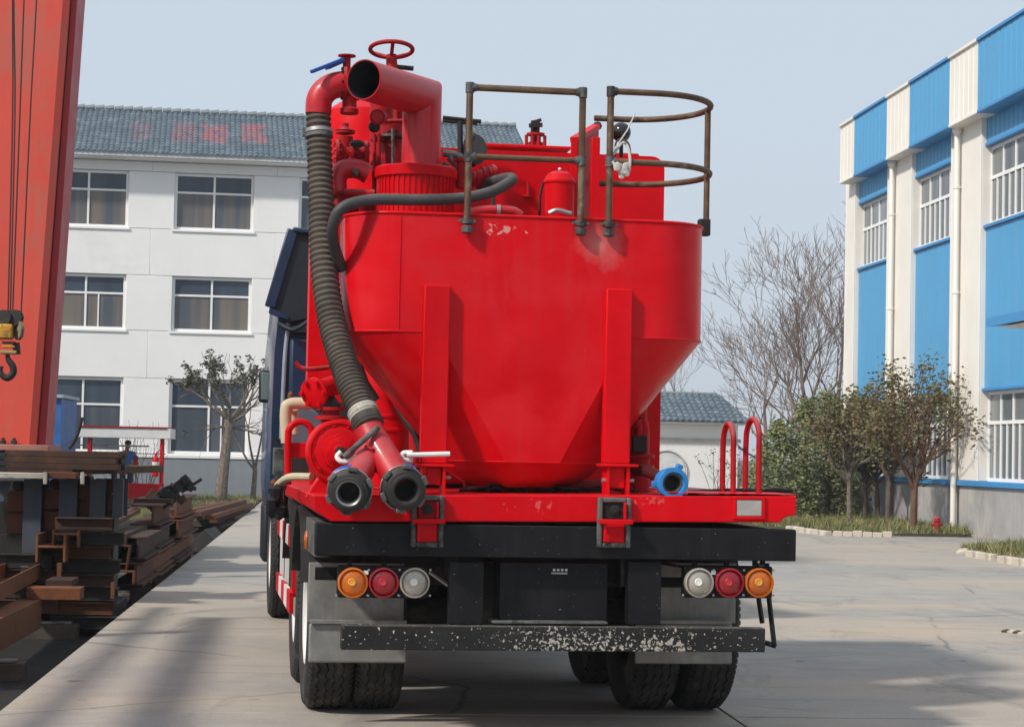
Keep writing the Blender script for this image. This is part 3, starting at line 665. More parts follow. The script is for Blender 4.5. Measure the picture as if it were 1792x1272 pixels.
# --- handhold bars at right below the panel
for pts in (((1325, 985, .30), (1328, 1050, .30), (1334, 1090, .30)), ((1342, 985, .16), (1346, 1050, .15), (1355, 1129, .12), (1338, 1124, .25))):
    P_ = [at3(*q) for q in pts]
    for a_, b_ in zip(P_, P_[1:]): pass
    MB().tube(P_, .014, 4).build('step_bar', black, tk)

# --- hopper
hx, hy = -.076, .80
zt, zs = t(900, 378, .37).z, t(900, 585, .37).z; zc_, zb = t(900, 808, .45).z, t(900, 853, .55).z
def rring(cx, cy, hw, hd, r, z, n=12):
    P_ = []
    for qx, qy, a0 in ((1, 1, 0), (-1, 1, 90), (-1, -1, 180), (1, -1, 270)):
        for k in range(n+1):
            a_ = math.radians(a0+90*k/n); P_.append(Vector((cx+qx*(hw-r)+r*math.cos(a_), cy+qy*(hd-r)+r*math.sin(a_), z)))
    return P_
hw, hd = 1.002, .43
xl, xr = t(768, 808, hy).x, t(1052, 808, hy).x; cx2 = (xl+xr)/2; hw2 = (xr-xl)/2
xl3, xr3 = t(830, 853, hy).x, t(1000, 853, hy).x
rg1 = [rring(hx, hy, hw, hd, .32, zt), rring(hx, hy, hw, hd, .32, zs)]
hop = MB().loft(rg1, caps=False)
hd2, r2, yc2 = .40, .31, hy-.015
R1 = rring(hx, hy, hw, hd, .32, zs)
n_ = 13; xa1, xb1 = t(762, 585, .37).x, t(1098, 585, .37).x
# the two back corner arcs are ring indices 2n..3n-1 (left) and 3n..4n-1 (right)
A1 = R1[3*n_:]+R1[:3*n_]; qp = lambda pts: [Vector((cx2+Vector(pts[int(f)]).lerp(Vector(pts[min(len(pts)-1, int(f)+1)]), f-int(f)).x*hw2/.46, hy+Vector(pts[int(f)]).lerp(Vector(pts[min(len(pts)-1, int(f)+1)]), f-int(f)).y, zc_)) for f in [(len(pts)-1)*i/(n_-1) for i in range(n_)]]
q0_ = (.15,-.425); q1_ = [(.27,-.315),(.36,-.225),(.42,-.15),(.45,-.08),(.46,0)]; q2v = [(.461,.01),(.455,.1),(.42,.2),(.32,.32),(.17,.40),(.01,.42)]
mir = lambda q: [(-x, y_) for x, y_ in q[::-1]]
P0 = lambda sx: Vector((cx2+sx*q0_[0]*hw2/.46, hy+q0_[1], zc_))
A2 = [P0(1)]+qp(q1_)+qp(q2v)+qp(mir(q2v))+qp(mir(q1_))+[P0(-1)]   # runs right-back round the front to left-back
A1 = [Vector((xb1, A1[0].y, zs))]+A1+[Vector((xa1, A1[0].y, zs))]; RB = A2[:]
k_n = len(A1); hop.add(A1+A2, [(i, i+1, k_n+i+1, k_n+i) for i in range(k_n-1)])
hop.add([A1[-1], A1[0], A2[0], A2[-1]], [(0, 1, 2, 3)])
sc_ = lambda k, z: [Vector((cx2+(p.x-cx2)*k, hy+.04+(p.y-hy-.04)*k, z)) for p in RB]
hop.loft([RB, sc_(.86, zc_-.075), sc_((xr3-xl3)/2/hw2, zb)], caps=True)
hp = hop.build('hopper', None, tk, sm=50)
def hopper_paint():
    m = mat('hopper_red_paint', RED, .22, var=.08, scale=1.3, fine=18, bump=.03, dust=.2, dustcol=(.42,.10,.10), coat=.05, streak=.07, spec=.12, blot=((.57,.008,.014), 2.4, .48))
    t_ = m.node_tree; b = t_.nodes['Principled BSDF']; L = t_.links.new; src = b.inputs['Base Color'].links[0].from_socket
    tc = nd(t_, 'ShaderNodeTexCoord')
    def patch(c, r, stretch, sc, lo, hi, colr, amt, src, fm=1):
        vm = nd(t_, 'ShaderNodeVectorMath', operation='SUBTRACT'); L(tc.outputs['Object'], vm.inputs[0]); vm.inputs[1].default_value = c
        vs = nd(t_, 'ShaderNodeVectorMath', operation='MULTIPLY'); L(vm.outputs[0], vs.inputs[0]); vs.inputs[1].default_value = stretch
        ln = nd(t_, 'ShaderNodeVectorMath', operation='LENGTH'); L(vs.outputs[0], ln.inputs[0])
        f = nd(t_, 'ShaderNodeMapRange'); L(ln.outputs[1], f.inputs[0]); f.inputs[1].default_value = 0; f.inputs[2].default_value = r; f.inputs[3].default_value = fm; f.inputs[4].default_value = 0
        n = nd(t_, 'ShaderNodeTexNoise'); n.inputs['Scale'].default_value = sc; n.inputs['Detail'].default_value = 7; n.inputs['Roughness'].default_value = .65; L(tc.outputs['Object'], n.inputs[0])
        a = nd(t_, 'ShaderNodeMath', operation='ADD'); L(n.outputs[0], a.inputs[0]); L(f.outputs[0], a.inputs[1])
        g = nd(t_, 'ShaderNodeMapRange'); L(a.outputs[0], g.inputs[0]); g.inputs[1].default_value = lo; g.inputs[2].default_value = hi; g.inputs[4].default_value = amt
        x = nd(t_, 'ShaderNodeMix', data_type='RGBA'); L(g.outputs[0], x.inputs[0]); L(src, x.inputs[6]); x.inputs[7].default_value = (*colr, 1); return x.outputs[2]
    c1, c2, c3 = at3(878, 402, .37), at3(1048, 430, .37), at3(905, 395, .37)
    src = patch(c1, .26, (1, .3, 2.4), 24, .79, .83, (.62,.33,.30), .75, src, .33)
    src = patch(c2, .26, (1, .3, 1.0), 5, .95, 1.7, (.60,.38,.36), .55, src)
    src = patch(at3(1020, 398, .37), .09, (1, .3, 1.5), 32, .80, .84, (.55,.32,.28), .8, src, .38)
    n = nd(t_, 'ShaderNodeTexNoise'); mp = nd(t_, 'ShaderNodeMapping'); mp.inputs['Rotation'].default_value = (0, .6, 0); mp.inputs['Scale'].default_value = (9, 3, 1.6)
    L(tc.outputs['Object'], mp.inputs[0]); L(mp.outputs[0], n.inputs[0]); n.inputs['Scale'].default_value = 2.4; n.inputs['Detail'].default_value = 5
    g = nd(t_, 'ShaderNodeMapRange'); L(n.outputs[0], g.inputs[0]); g.inputs[1].default_value = .735; g.inputs[2].default_value = .76; g.inputs[4].default_value = .7
    x = nd(t_, 'ShaderNodeMix', data_type='RGBA'); L(g.outputs[0], x.inputs[0]); L(src, x.inputs[6]); x.inputs[7].default_value = (.62,.22,.20, 1)
    L(x.outputs[2], b.inputs['Base Color'])
    # gentle dents of hand-rolled sheet
    d = nd(t_, 'ShaderNodeTexNoise'); d.inputs['Scale'].default_value = 1.7; d.inputs['Detail'].default_value = 2; L(tc.outputs['Object'], d.inputs[0])
    bp = nd(t_, 'ShaderNodeBump'); bp.inputs['Strength'].default_value = .6; bp.inputs['Distance'].default_value = .06; L(d.outputs[0], bp.inputs['Height'])
    old = b.inputs['Normal'].links[0].from_socket; L(old, bp.inputs['Normal']); L(bp.outputs[0], b.inputs['Normal']); L(bp.outputs[0], b.inputs['Coat Normal'])
    return m
hp.data.materials.clear(); hp.data.materials.append(hopper_paint())
MB().tube([p+Vector((0, 0, -.004)) for p in rring(hx, hy, hw, hd, .32, zt)], .009, 8, closed=True).build('hopper_rim', red, hp)
MB().loft([rring(hx, hy, hw-.004, hd-.004, .315, zt-.012), rring(hx, hy, hw-.004, hd-.004, .315, zt-.006)]).build('hopper_lid', redold, hp)
MB().tube(A1, .0055, 6).build('weld_seam', red, hp)
MB().tube(RB, .004, 6, closed=True).build('weld_seam', red, hp)
sx_q = t(700, 480, .37).x; MB().tube([(sx_q, .3705, zt-.02), (sx_q, .3705, zs+.01)], .0035, 6).build('weld_seam', red, hp)
sx_q = t(1150, 480, .37).x; MB().tube([(sx_q, .3765, zt-.02), (sx_q, .3765, zs+.01)], .0035, 6).build('weld_seam', red, hp)
splash(red, at3(935, 882, -.01), .36, (1, .3, 3.2), 34, .80, .83, (.56,.16,.14), .5, .30)
splash(red, at3(1150, 880, -.01), .30, (1, .3, 3.2), 40, .80, .83, (.56,.16,.14), .4, .28)
# support posts
for x0, x1, top, zb2 in ((745, 785, 496, 812), (1066, 1107, 503, 812)):
    X0_, X1_, Z0_, Z1_ = rect(x0, top, x1, zb2, .25)
    MB().box(X0_, X1_, .318, .40, Z0_, Z1_).build('support_post', red, tk, bev=.008)
    br = MB().box(X0_-.025, X1_+.03, .23, .40, Z0_-.016, Z0_-.001).build('post_bracket', red, tk, bev=.004)
    zp = 1.285
    for xx in (X0_+.015, X1_-.022): MB().box(xx-.008, xx+.008, .245, .39, zp-.03, Z0_-.018).build('bracket_web', red, br, bev=.002)
    MB().box(X0_+.026, X1_-.034, .28, .36, zp+.03, Z0_-.018).build('bracket_block', red, br, bev=.006)
    MB().tube([((X0_-.01), .31, zp+.07), ((X1_+.02), .31, zp+.07)], .014, 10).build('pin', steel, br)
# --- guard rails
def joint(c, r=.026, parent=None):
    c = Vector(c); mb = MB(); mb.lathe([(r*.9,-.03),(r,-.028),(r,.024),(r*.9,.026)], c, (0,0,1), 12); sx = -1 if abs(c.x-JX) < .05 else 1
    mb.lathe([(r*.95,0),(r*.95,.035),(r*.8,.037)], c, (sx,0,0), 12); return mb.build('pipe_joint', greyp, parent)
def clamp(c, parent):
    c = Vector(c); mb = MB(); mb.lathe([(.03,.0),(.03,.03)], c, (0,0,1), 16); mb.box(c.x-.045, c.x+.045, c.y-.014, c.y+.014, c.z+.008, c.z+.022)
    mb.lathe([(.022,-.05),(.03,-.045),(.03,-.012),(.024,-.01)], c, (0,0,1), 8); return mb.build('pipe_clamp', greyp, parent)
yr = .335
a_, b_, c_, d_ = at3(820, 392, yr), at3(820, 153, yr), at3(1019, 158, yr), at3(1017, 396, yr)
b_.x = (a_.x+b_.x)/2; a_.x = b_.x; c_.x = (c_.x+d_.x)/2; d_.x = c_.x; c_.z = b_.z
JX = d_.x
fr1 = MB().tube([a_, b_, c_, d_], .0185, 14).build('guard_rail_frame', pipe_b, tk)
m1 = at3(820, 274, yr); m1.x = a_.x; m2 = m1.copy(); m2.x = d_.x
MB().tube([m1, m2], .016, 12).build('mid_rail', pipe_b, fr1)
for c in (b_, c_, m1, m2): joint(c, .024, fr1)
clamp(a_, fr1); clamp(d_, fr1)
e_, f_ = at3(1066, 398, yr), at3(1068, 160, yr); e_.x = f_.x = (e_.x+f_.x)/2
yo = hy; xo_ = at3(1239, 190, yo).x; zt2 = f_.z; zm2 = at3(1067, 283, yr).z
def dshape(z):
    P_ = []
    for k in range(0, 21):
        a2 = math.radians(-90+180*k/20); P_.append(Vector((xo_-.40+.40*math.cos(a2), yo+(yo-yr)*math.sin(a2), z)))
    return [Vector((f_.x, yr, z))]+P_+[Vector((f_.x+.085, 2*yo-yr, z))]
fr2 = MB().tube([e_, f_], .0185, 14).build('guard_rail_hoop', pipe_b, tk)
for z in (zt2, zm2): MB().tube(dshape(z), .0175, 12).build('curved_rail', pipe_b, fr2); joint((f_.x, yr, z), .024, fr2)
po = Vector((xo_, yo, at3(1238, 412, yo).z)); MB().tube([po, (xo_, yo, zt2)], .0175, 12).build('hoop_post', pipe_b, fr2)
clamp(e_, fr2); MB().box(xo_-.045, xo_+.02, yo-.03, yo+.03, po.z-.005, po.z+.09).build('post_foot', darkst, fr2, bev=.006)
# --- dust filter drum and exhaust elbow
dy = .95; dc = t(727, 340, dy); z1 = t(727, 296, dy).z; R_ = .215
MB().lathe([(R_, 0), (R_, z1-zt-.05)], (dc.x, dy, zt-.01), (0, 0, 1), 48).build('filter_drum', red, tk)
for k in range(40):
    a2 = 2*PI*k/40
    MB().box(-.006, .006, -.006, .006, zt, z1-.052).build('drum_rib', red, tk) if False else None
rb_ = MB()
for k in range(44):
    a2 = 2*PI*k/44; rb_.obox((dc.x+(R_-.001)*math.cos(a2), dy+(R_-.001)*math.sin(a2), (zt+z1-.05)/2), (.014, .013, z1-.05-zt), Matrix.Rotation(a2, 3, 'Z'))
o = rb_.build('drum_ribs', red, tk)
MB().lathe([(R_+.012, 0), (R_+.018, .004), (R_+.018, .055), (R_+.008, .064), (.0, .066)], (dc.x, dy, z1-.06), (0, 0, 1), 48).build('drum_collar', red, tk)
pc = t(739, 170, dy); rp = .110
op = t(637, 133, dy-.47); op.z = pc.z
ex = MB().tube([(pc.x, dy, z1-.01), (pc.x, dy, pc.z), op], rp, 40, caps=False)
d_ax = (Vector(op)-Vector((pc.x, dy, pc.z))).normalized()
ex = ex.build('exhaust_elbow', redold if False else mat('dusty_red_pipe', (.50,.004,.012), .38, var=.12, scale=5, fine=40, bump=.06, dust=.75, dustcol=(.33,.115,.12), coat=.2), tk, sm=40)
MB().tube([op+d_ax*.001, op-d_ax*.42], rp-.006, 40, caps=False).build('pipe_bore', mat('dark_bore', (.022,.028,.032), .6, var=.3, blot=((.05,.06,.06), 20, .55)), ex)
MB().lathe([(rp, 0), (rp, .003), (rp-.0065, .003), (rp-.0065, 0)], op, d_ax, 40, caps=False).build('pipe_lip', redold, ex)
# handwheel
hwc = t(685, 87, 1.25)
hwm = MB().tube([hwc+Vector((.122*math.cos(k*PI/24), .12*math.sin(k*PI/24), -.024*math.sin(k*PI/24))) for k in range(48)], .013, 10, closed=True).build('handwheel', redold, tk)
for k in range(3):
    a2 = .5+k*2*PI/3; MB().tube([hwc+Vector((.12*math.cos(a2), .12*math.sin(a2), -.024*math.sin(a2))), hwc+Vector((0, 0, -.05))], .011, 8).build('spoke', redold, hwm)
MB().tube([hwc+Vector((0,0,-.03)), hwc+Vector((.02,0,-.30))], [.03,.045], 12).build('valve_stem', redold, hwm)
MB().tube([hwc+Vector((.03,0,-.10)), hwc+Vector((.13,0,-.105))], .014, 8).build('stem_bolt', darkst, hwm)
# --- big corrugated hose
yh = .85
P_ = [(557,196,yh),(560,290,.80),(563,380,.72),(567,470,.62),(580,560,.50),(600,630,.36),(622,690,.22),(647,748,.10)]
P_ = smooth_path([at3(*q) for q in P_], 60); rs = []
for i, p in enumerate(P_):
    f = i/(len(P_)-1); rs.append((.066+.012*f)+.0048*math.sin(i*2*PI/6.6))
MB().tube(P_, rs, 28).build('corrugated_hose', hoserub, tk, sm=60)
for i, m_, h_ in ((22, steel, .012), (27, greyp, .012), (395, woodm, .03), (408, blackrub, .03)):
    i = min(i, len(P_)-3); ax = (P_[i+1]-P_[i]).normalized(); MB().lathe([(rs[i]+.004, -h_), (rs[i]+.008, -h_*.8), (rs[i]+.008, h_*.8), (rs[i]+.004, h_)], P_[i], ax, 28).build('hose_clamp', m_, tk)
cl = P_[22]; MB().box(cl.x-.09, cl.x-.065, cl.y-.02, cl.y+.02, cl.z-.03, cl.z+.015).build('clamp_screw', greyp, tk)
# top elbow + flange + valve with blue lever
el = smooth_path([at3(557,200,yh), at3(560,172,yh), at3(578,153,yh), at3(610,146,yh+.02)], 8)
MB().tube(el, .073, 28).build('hose_elbow', MATS['dusty_red_pipe'], tk)
fl = at3(606,147,yh+.02)
vb = MB().lathe([(.075,-.02),(.095,-.018),(.095,.0),(.07,.004),(.07,.04),(.095,.044),(.095,.06)], fl, (1, 0, .0), 28).build('butterfly_valve', redold, tk)
MB().lathe([(.045,-.17),(.052,-.165),(.052,-.14),(.040,-.135),(.040,0),(.05,.02)], fl+Vector((.02,0,0)), (0,0,1), 18).build('valve_body', redold, vb)
MB().lathe([(.022,0),(.022,.09),(.05,.092),(.05,.10)], fl+Vector((0,0,.06)), (0,0,1), 16).build('valve_neck', redold, vb)
a_, b_ = at3(545,126,yh-.12), at3(601,104,yh); MB().beam(a_, b_, .03, .02).build('blue_lever', bluem, vb, bev=.005)
MB().beam(at3(572,120,yh-.02), at3(604,106,yh+.03), .05, .018).build('lever_plate', bluem, vb, bev=.004)
for k in range(8):
    a2 = k*PI/4; MB().lathe([(.010,-.03),(.010,.075)], fl+Vector((0,.082*math.cos(a2),.082*math.sin(a2))), (1,0,0), 6).build('bolt', darkst, vb)
# --- thin hose
P_ = smooth_path([at3(*q) for q in ((598,470,.62),(585,430,.50),(583,395,.42),(600,364,.38),(650,350,.40),(740,350,.44),(810,347,.50),(860,336,.60),(893,318,.72),(893,312,.85),(870,316,1.0),(840,325,1.15))], 10)
MB().tube(P_, .031, 18).build('thin_hose', mat('grey_rubber_hose', (.055,.056,.060), .6, var=.25, fine=40, bump=.15, dust=.5, dustcol=(.17,.15,.13), blot=((.12,.10,.08), 7, .62)), tk)
# --- Y branch and couplings
yy0 = .08
J = at3(656, 772, yy0); L1 = at3(622, 838, -.10); R1 = at3(697, 838, -.10); top = at3(643, 745, .12)
dr = MATS['dusty_red_pipe']
yb_ = MB().tube([top, J, R1+(R1-J)*.1], .078, 32).build('branch_pipe', dr, tk)
MB().tube([J+Vector((-.0,.02,-.03)), L1+(L1-J)*.1], .072, 32).build('branch_leg', dr, yb_)
def coupling(pxc, pyc, y_, dirv, r, bore, parent):
    c = at3(pxc, pyc, y_); d_ = Vector(dirv).normalized()
    k = MB().lathe([(r*.86,-.10),(r*.98,-.095),(r*.98,-.07),(r*.84,-.066),(r*.84,-.05),(r,-.045),(r*1.02,-.01),(r*.93,0),(r*.86,.004),(r*.84,.03),(r*.88,.034),(r*.88,.05),(r*.72,.055),(r*.70,.065),(r*.60,.066),(r*.58,.02),(r*.55,-.08)], c, d_, 40, caps=False).build('coupling', blackrub, parent)
    MB().lathe([(r*.60,.064),(r*.52,.055),(r*.48,.0),(r*.47,-.03)], c, d_, 32, caps=False).build('bore_ring', bore, k)
    MB().lathe([(.0,-.075),(r*.57,-.075)], c, d_, 32, caps=False).build('bore_end', darkst, k)
    u, v = perp(d_)
    MB().tube([c-d_*.055+(u*math.cos(a_)+v*math.sin(a_))*r*1.03 for a_ in [2*PI*i/36 for i in range(36)]], .0045, 6, closed=True).build('clamp_wire', steel, k)
    for j in range(6):
        a_ = j*PI/3+.4; q = c-d_*.02+(u*math.cos(a_)+v*math.sin(a_))*r*1.02; MB().obox(q, (.026, .06, .05), Matrix.Rotation(-a_, 3, 'Y')).build('lug', greyp, k, bev=.006)
    # blue strap over the top
    arc = [c-d_*.088+(Vector((math.cos(a_), 0, math.sin(a_))))*r*1.0 for a_ in [math.radians(55+i*8) for i in range(12)]]
    MB().tube(arc, .018, 6).build('blue_strap', bluem, k)
    a_ = math.radians(75); MB().beam(c-d_*.07+Vector((math.cos(a_),0,math.sin(a_)))*r*.98, c-d_*.02+Vector((math.cos(a_),0,math.sin(a_)))*r*1.1, .008, .008).build('pin', whitem, k)
    return k
coupling(611, 860, -.19, (-.12, -1, -.12), .108, steel, yb_)
coupling(708, 856, -.19, (.08, -1, -.10), .110, darkst, yb_)
hk = smooth_path([at3(597,790,-.02), at3(590,799,-.02), at3(597,807,-.03), at3(612,806,-.03), at3(625,797,-.03)], 6)
lv = MB().tube(hk, .013, 8).build('lever_hook', whitem, yb_); MB().tube(smooth_path([at3(602,800,-.05), at3(630,775,-.04), at3(662,748,.0)], 6), .016, 10).build('lever_handle', greyp, lv)
hk = smooth_path([at3(722,806,-.02), at3(706,803,-.02), at3(706,793,-.02), at3(722,792,-.04)], 6)
lv = MB().tube(hk, .013, 8).build('lever_hook', whitem, yb_); MB().tube([at3(712,796,-.05), at3(787,794,-.05)], .013, 10).build('lever_handle', whitem, lv)
MB().beam(at3(640,780,-.02), at3(653,786,-.05), .02, .01).build('pipe_tab', redold, yb_)
# --- pump volute (left)
pc_ = at3(592, 790, .55); pp = MB()
pp.lathe([(.03,-.15),(.04,-.145),(.04,-.125),(.060,-.123),(.062,-.105),(.075,-.103),(.078,-.085),(.095,-.083),(.098,-.066),(.114,-.064)], pc_, (0, 1, 0), 8)
pp.lathe([(.112,-.068),(.128,-.062),(.130,-.045),(.148,-.043),(.152,-.055),(.164,-.052),(.172,-.03),(.178,.0),(.172,.05),(.14,.09)], pc_, (0, 1, 0), 48)
pv = pp.build('pump_casing', red, tk, sm=40)
MB().prism([pc_+Vector((-.10,.0,-.13)), pc_+Vector((.10,.0,-.13)), pc_+Vector((.17,.0,-.25)), pc_+Vector((-.17,.0,-.25))], (0,.1,0)).build('pump_foot', red, pv, bev=.008)
MB().lathe([(.03,-.17),(.03,-.12)], pc_, (0,1,0), 6).build('pump_nut', darkst, pv)
for k in range(12):
    a_ = k*PI/6+.2; MB().lathe([(.009,-.065),(.009,-.03)], pc_+Vector((.140*math.cos(a_),0,.140*math.sin(a_))), (0,1,0), 6).build('bolt', red, pv)
po_ = at3(578, 735, .60); MB().lathe([(.05,-.12),(.05,0),(.085,.002),(.085,.022),(.05,.024),(.05,.05),(.08,.052),(.08,.07)], po_, (0,0,1), 24).build('pump_outlet', redold, pv)
MB().tube([at3(560,722,.7), at3(590,700,.7)], .04, 12).build('valve_body', greyp, pv)
# flanged discharge pipe
a_, b_ = at3(548, 688, .55), at3(600, 668, .8); ax = (b_-a_).normalized()
fp = MB().lathe([(.075,0),(.082,.004),(.082,.025),(.055,.028),(.055,.30)], a_, ax, 28).build('discharge_pipe', red, tk)
u, v = perp(ax)
for k in range(6): MB().lathe([(.012,-.02),(.012,.03)], a_+(u*math.cos(k*PI/3)+v*math.sin(k*PI/3))*.068, ax, 6).build('bolt', red, fp)
MB().tube(smooth_path([at3(517,633,.9), at3(526,643,.9), at3(545,646,.9), at3(575,643,.95)], 6), .013, 10).build('red_lever', redold, tk)
# left handrail loop with cross plate
xl_ = t(506, 800, 1.4).x; P_ = [at3(504,848,1.5), at3(504,768,1.5), at3(508,748,1.5), at3(523,738,1.5), at3(540,744,1.5), at3(546,765,1.5), at3(547,848,1.5)]
lp = MB().tube(smooth_path(P_[:2]+P_[2:6]+P_[6:], 6), .020, 12).build('handrail_loop', red, tk)
pbox('handrail_plate', red, 503, 774, 560, 802, 1.52, 1.56, lp)
# cream hoses
MB().tube(smooth_path([at3(502,775,4.2), at3(500,722,4.2), at3(508,707,4.2), at3(545,706,4.2)], 6), .042, 12).build('cream_pipe', cream, tk)
MB().tube(smooth_path([at3(515,760,4.4), at3(514,722,4.4), at3(516,712,4.3)], 6), .03, 12).build('cream_pipe', cream, tk)
MB().tube(smooth_path([at3(510,700,4.4), at3(508,692,4.4), at3(512,688,4.4)], 4), .02, 8).build('pipe_end', rustor, tk)
MB().tube(smooth_path([at3(484,851,1.6), at3(496,840,1.5), at3(512,834,1.4), at3(545,834,1.3)], 6), .022, 10).build('cream_hose', cream, tk)
# dangling cable bundle, left
db = MB(); r3 = random.Random(3)
for k in range(16):
    p = at3(484+r3.uniform(-9, 12), 872+r3.uniform(-14, 24), 1.4+r3.uniform(-.1, .3)); db.ball(p, r3.uniform(.02, .045), 6, (1, 1, r3.uniform(.8, 1.6)))
for k in range(5): db.tube(smooth_path([at3(488+3*k, 850, 1.6), at3(480+4*k, 868, 1.5), at3(492+3*k, 905, 1.5)], 4), .008, 6)
db.build('cable_bundle', black, tk)
for (x_, y__, m_) in ((480, 845, rustor), (486, 838, darkst)): MB().ball(at3(x_, y__, 1.6), .025, 8).build('connector', m_, tk)
pbox('engine_guard', greyp, 480, 783, 506, 832, 6.0, 6.3)
MB().lathe([(.14, 0), (.16, .04), (.16, .22), (.12, .26)], at3(530, 748, 5.0), (0, 1, 0), 20).build('air_filter', mat('grey_blue_filter', (.10,.13,.17), .5), tk)
pbox('engine_cover', darkst, 505, 700, 600, 850, 5.6, 6.6)
# red uprights and tanks between hose and hopper
pbox('red_column', red, 545, 360, 600, 705, 2.1, 2.3)
MB().lathe([(.17, 0), (.17, 1.2), (.13, 1.28), (.0, 1.3)], (t(672, 800, 1.5).x, 1.5, 1.28), (0, 0, 1), 32).build('surge_tank', red, tk)
for zz in (1.60, 1.68): MB().lathe([(.172, 0), (.178, .005), (.178, .018), (.172, .022)], (t(672, 800, 1.5).x, 1.5, zz), (0, 0, 1), 32).build('tank_band', red, tk)
MB().tube(smooth_path([at3(672,655,1.0), at3(700,720,.95), at3(726,760,.9), at3(738,800,.85)], 6), .018, 10).build('black_hose', blackrub, tk)
MB().tube([at3(726,700,1.1), at3(726,845,1.1)], .035, 12).build('red_pipe', redold, tk)
MB().tube([at3(622,620,1.2), at3(640,670,1.2), at3(660,700,1.2)], .02, 8).build('cable', darkst, tk)
bl = pbox('blue_tank_strip', bluem, 583, 452, 592, 500, 1.0, 1.05)
# stuff on the deck under the hopper
dk_ = MB()
for k in range(10):
    x_ = 800+k*27+r3.uniform(-8, 8); dk_.tube(smooth_path([at3(x_, 858, .5+r3.uniform(0,.4)), at3(x_+30, 854+r3.uniform(-5,3), .6), at3(x_+70, 859, .6)], 4), .010, 6)
dk_.build('deck_cables', black, tk)
MB().tube([at3(812,852,.9), at3(1060,856,.9)], .05, 12).build('deck_pipe', redold, tk)
MB().tube([(cx2, hy, zb+.02), (cx2, hy, 1.28)], .17, 24).build('hopper_outlet', redold, tk)
# right valve stack + blue coupling
vx = at3(1122, 790, .75)
vs_ = MB().lathe([(.05,0),(.05,.14),(.075,.142),(.075,.16),(.05,.162),(.05,.20),(.075,.202),(.075,.22),(.045,.222),(.045,.36),(.03,.38),(.03,.62)], (vx.x, .75, 1.28), (0,0,1), 24).build('valve_stack', redold, tk)
pbox('valve_sleeve', darkst, 1108, 762, 1132, 792, .66, .70, vs_)
MB().tube([at3(1112,700,.9), at3(1112,862,.9)], .05, 16).build('red_pipe', red, tk)
for xx in (1118, 1128): MB().tube(smooth_path([at3(xx-2, 735, .7), at3(xx+2, 750, .7), at3(xx, 765, .7)], 4), .02, 8).build('red_tube', redold, vs_)
MB().tube(smooth_path([at3(1110,822,.5), at3(1135,826,.35), at3(1160,836,.18)], 6), .030, 14).build('coupling_pipe', mat('dark_red_pipe', (.09,.015,.015), .5, var=.3), tk)
bc = at3(1176, 845, .03); ba = Vector((.05, -1, -.03)).normalized()
k = MB().lathe([(.05,-.10),(.072,-.095),(.074,-.03),(.066,-.02),(.082,-.015),(.084,.02),(.078,.032),(.060,.034),(.056,.02),(.052,-.04)], bc, ba, 36, caps=False).build('blue_coupling', bluec, tk)
MB().lathe([(.056,.012),(.045,.014),(.043,-.01),(.040,-.05)], bc, ba, 28, caps=False).build('bore_ring', greyp, k)
MB().lathe([(.0,-.05),(.05,-.05)], bc, ba, 28, caps=False).build('bore_end', darkst, k)
for a_ in (65, 185, 300):
    a2 = math.radians(a_); MB().obox(bc+Vector((math.cos(a2)*.085, .01, math.sin(a2)*.085)), (.035, .04, .045), Matrix.Rotation(-a2+PI/2, 3, 'Y')).build('coupling_lug', bluec, k, bev=.006)
MB().tube([at3(1205,861,.4), at3(1270,858,.5), at3(1385,858,.5)], .012, 8).build('deck_cable', black, tk)
# two red hoop handles at right
for xn, xf, tp, yn in ((1283, 1264, 741, .25), (1328, 1304, 733, .22)):
    base = at3(xn, 862, yn); x_ = base.x; zt_ = t(xn-6, tp, yn).z
    d = T.X(xf, 860, x_).y-yn; r_ = d/2
    P_ = [Vector((x_, yn, 1.27)), Vector((x_, yn+.01, zt_-.16))]+[Vector((x_, yn+r_-r_*math.cos(a_)*1.0, zt_-.12+.12*math.sin(a_))) for a_ in [PI*i/10 for i in range(1, 10)]]+[Vector((x_, yn+2*r_, zt_-.16)), Vector((x_, yn+2*r_, 1.27))]
    MB().tube(P_, .016, 12).build('hoop_handle', redold, tk)
# --- rear top equipment
a0, a1 = t(700, 264, 1.9), t(1162, 264, 1.9)
tn = MB(); hw_ = .05
x0_, x1_, z0_, z1_ = t(700, 0, 1.9).x, t(1163, 300, 1.9).x, 1.3, t(900, 264, 1.9).z
pr = []
for (cx_, cz_, a0_) in ((x1_-.08, z1_-.08, 0), (x0_+.08, z1_-.08, 90)):
    for k in range(7): a_ = math.radians(a0_+15*k); pr.append((cx_+.08*math.cos(a_), 1.9, cz_+.08*math.sin(a_)))
pr += [(x0_, 1.9, z0_), (x1_, 1.9, z0_)]
tb_ = MB().prism(pr, (0, 2.2, 0)).build('water_tank', red, tk, sm=40)
MB().box(x1_-.30, x1_-.14, 2.0, 2.2, z1_, z1_+.03).build('tank_cap', redold, tb_, bev=.01)
pbox('tank_fold', red, 838, 250, 1000, 262, 2.2, 3.6)
MB().lathe([(.30, 0), (.30, 1.5), (.27, 1.62), (.15, 1.70), (.0, 1.72)], (t(640, 300, 2.6).x, 2.6, t(640, 172, 2.6).z-1.72), (0, 0, 1), 36).build('dome_tank', red, tk)
mc = at3(978, 380, .95)
mo = MB().lathe([(.085,-.10),(.085,.16),(.092,.165),(.092,.178),(.084,.19),(.070,.215),(.04,.232),(.0,.236)], (mc.x, .95, t(978, 372, .95).z), (0,0,1), 32).build('motor', red, tk, sm=30)
MB().ball((mc.x, .95, t(978, 372, .95).z+.245), .012, 8).build('motor_eye', steel, mo)
MB().tube(smooth_path([(mc.x-.075, .84, t(978,376,.9).z), (mc.x-.03, .83, t(978,371,.9).z), (mc.x+.05, .83, t(978,376,.9).z)], 5), .014, 8).build('motor_band', steel, mo)
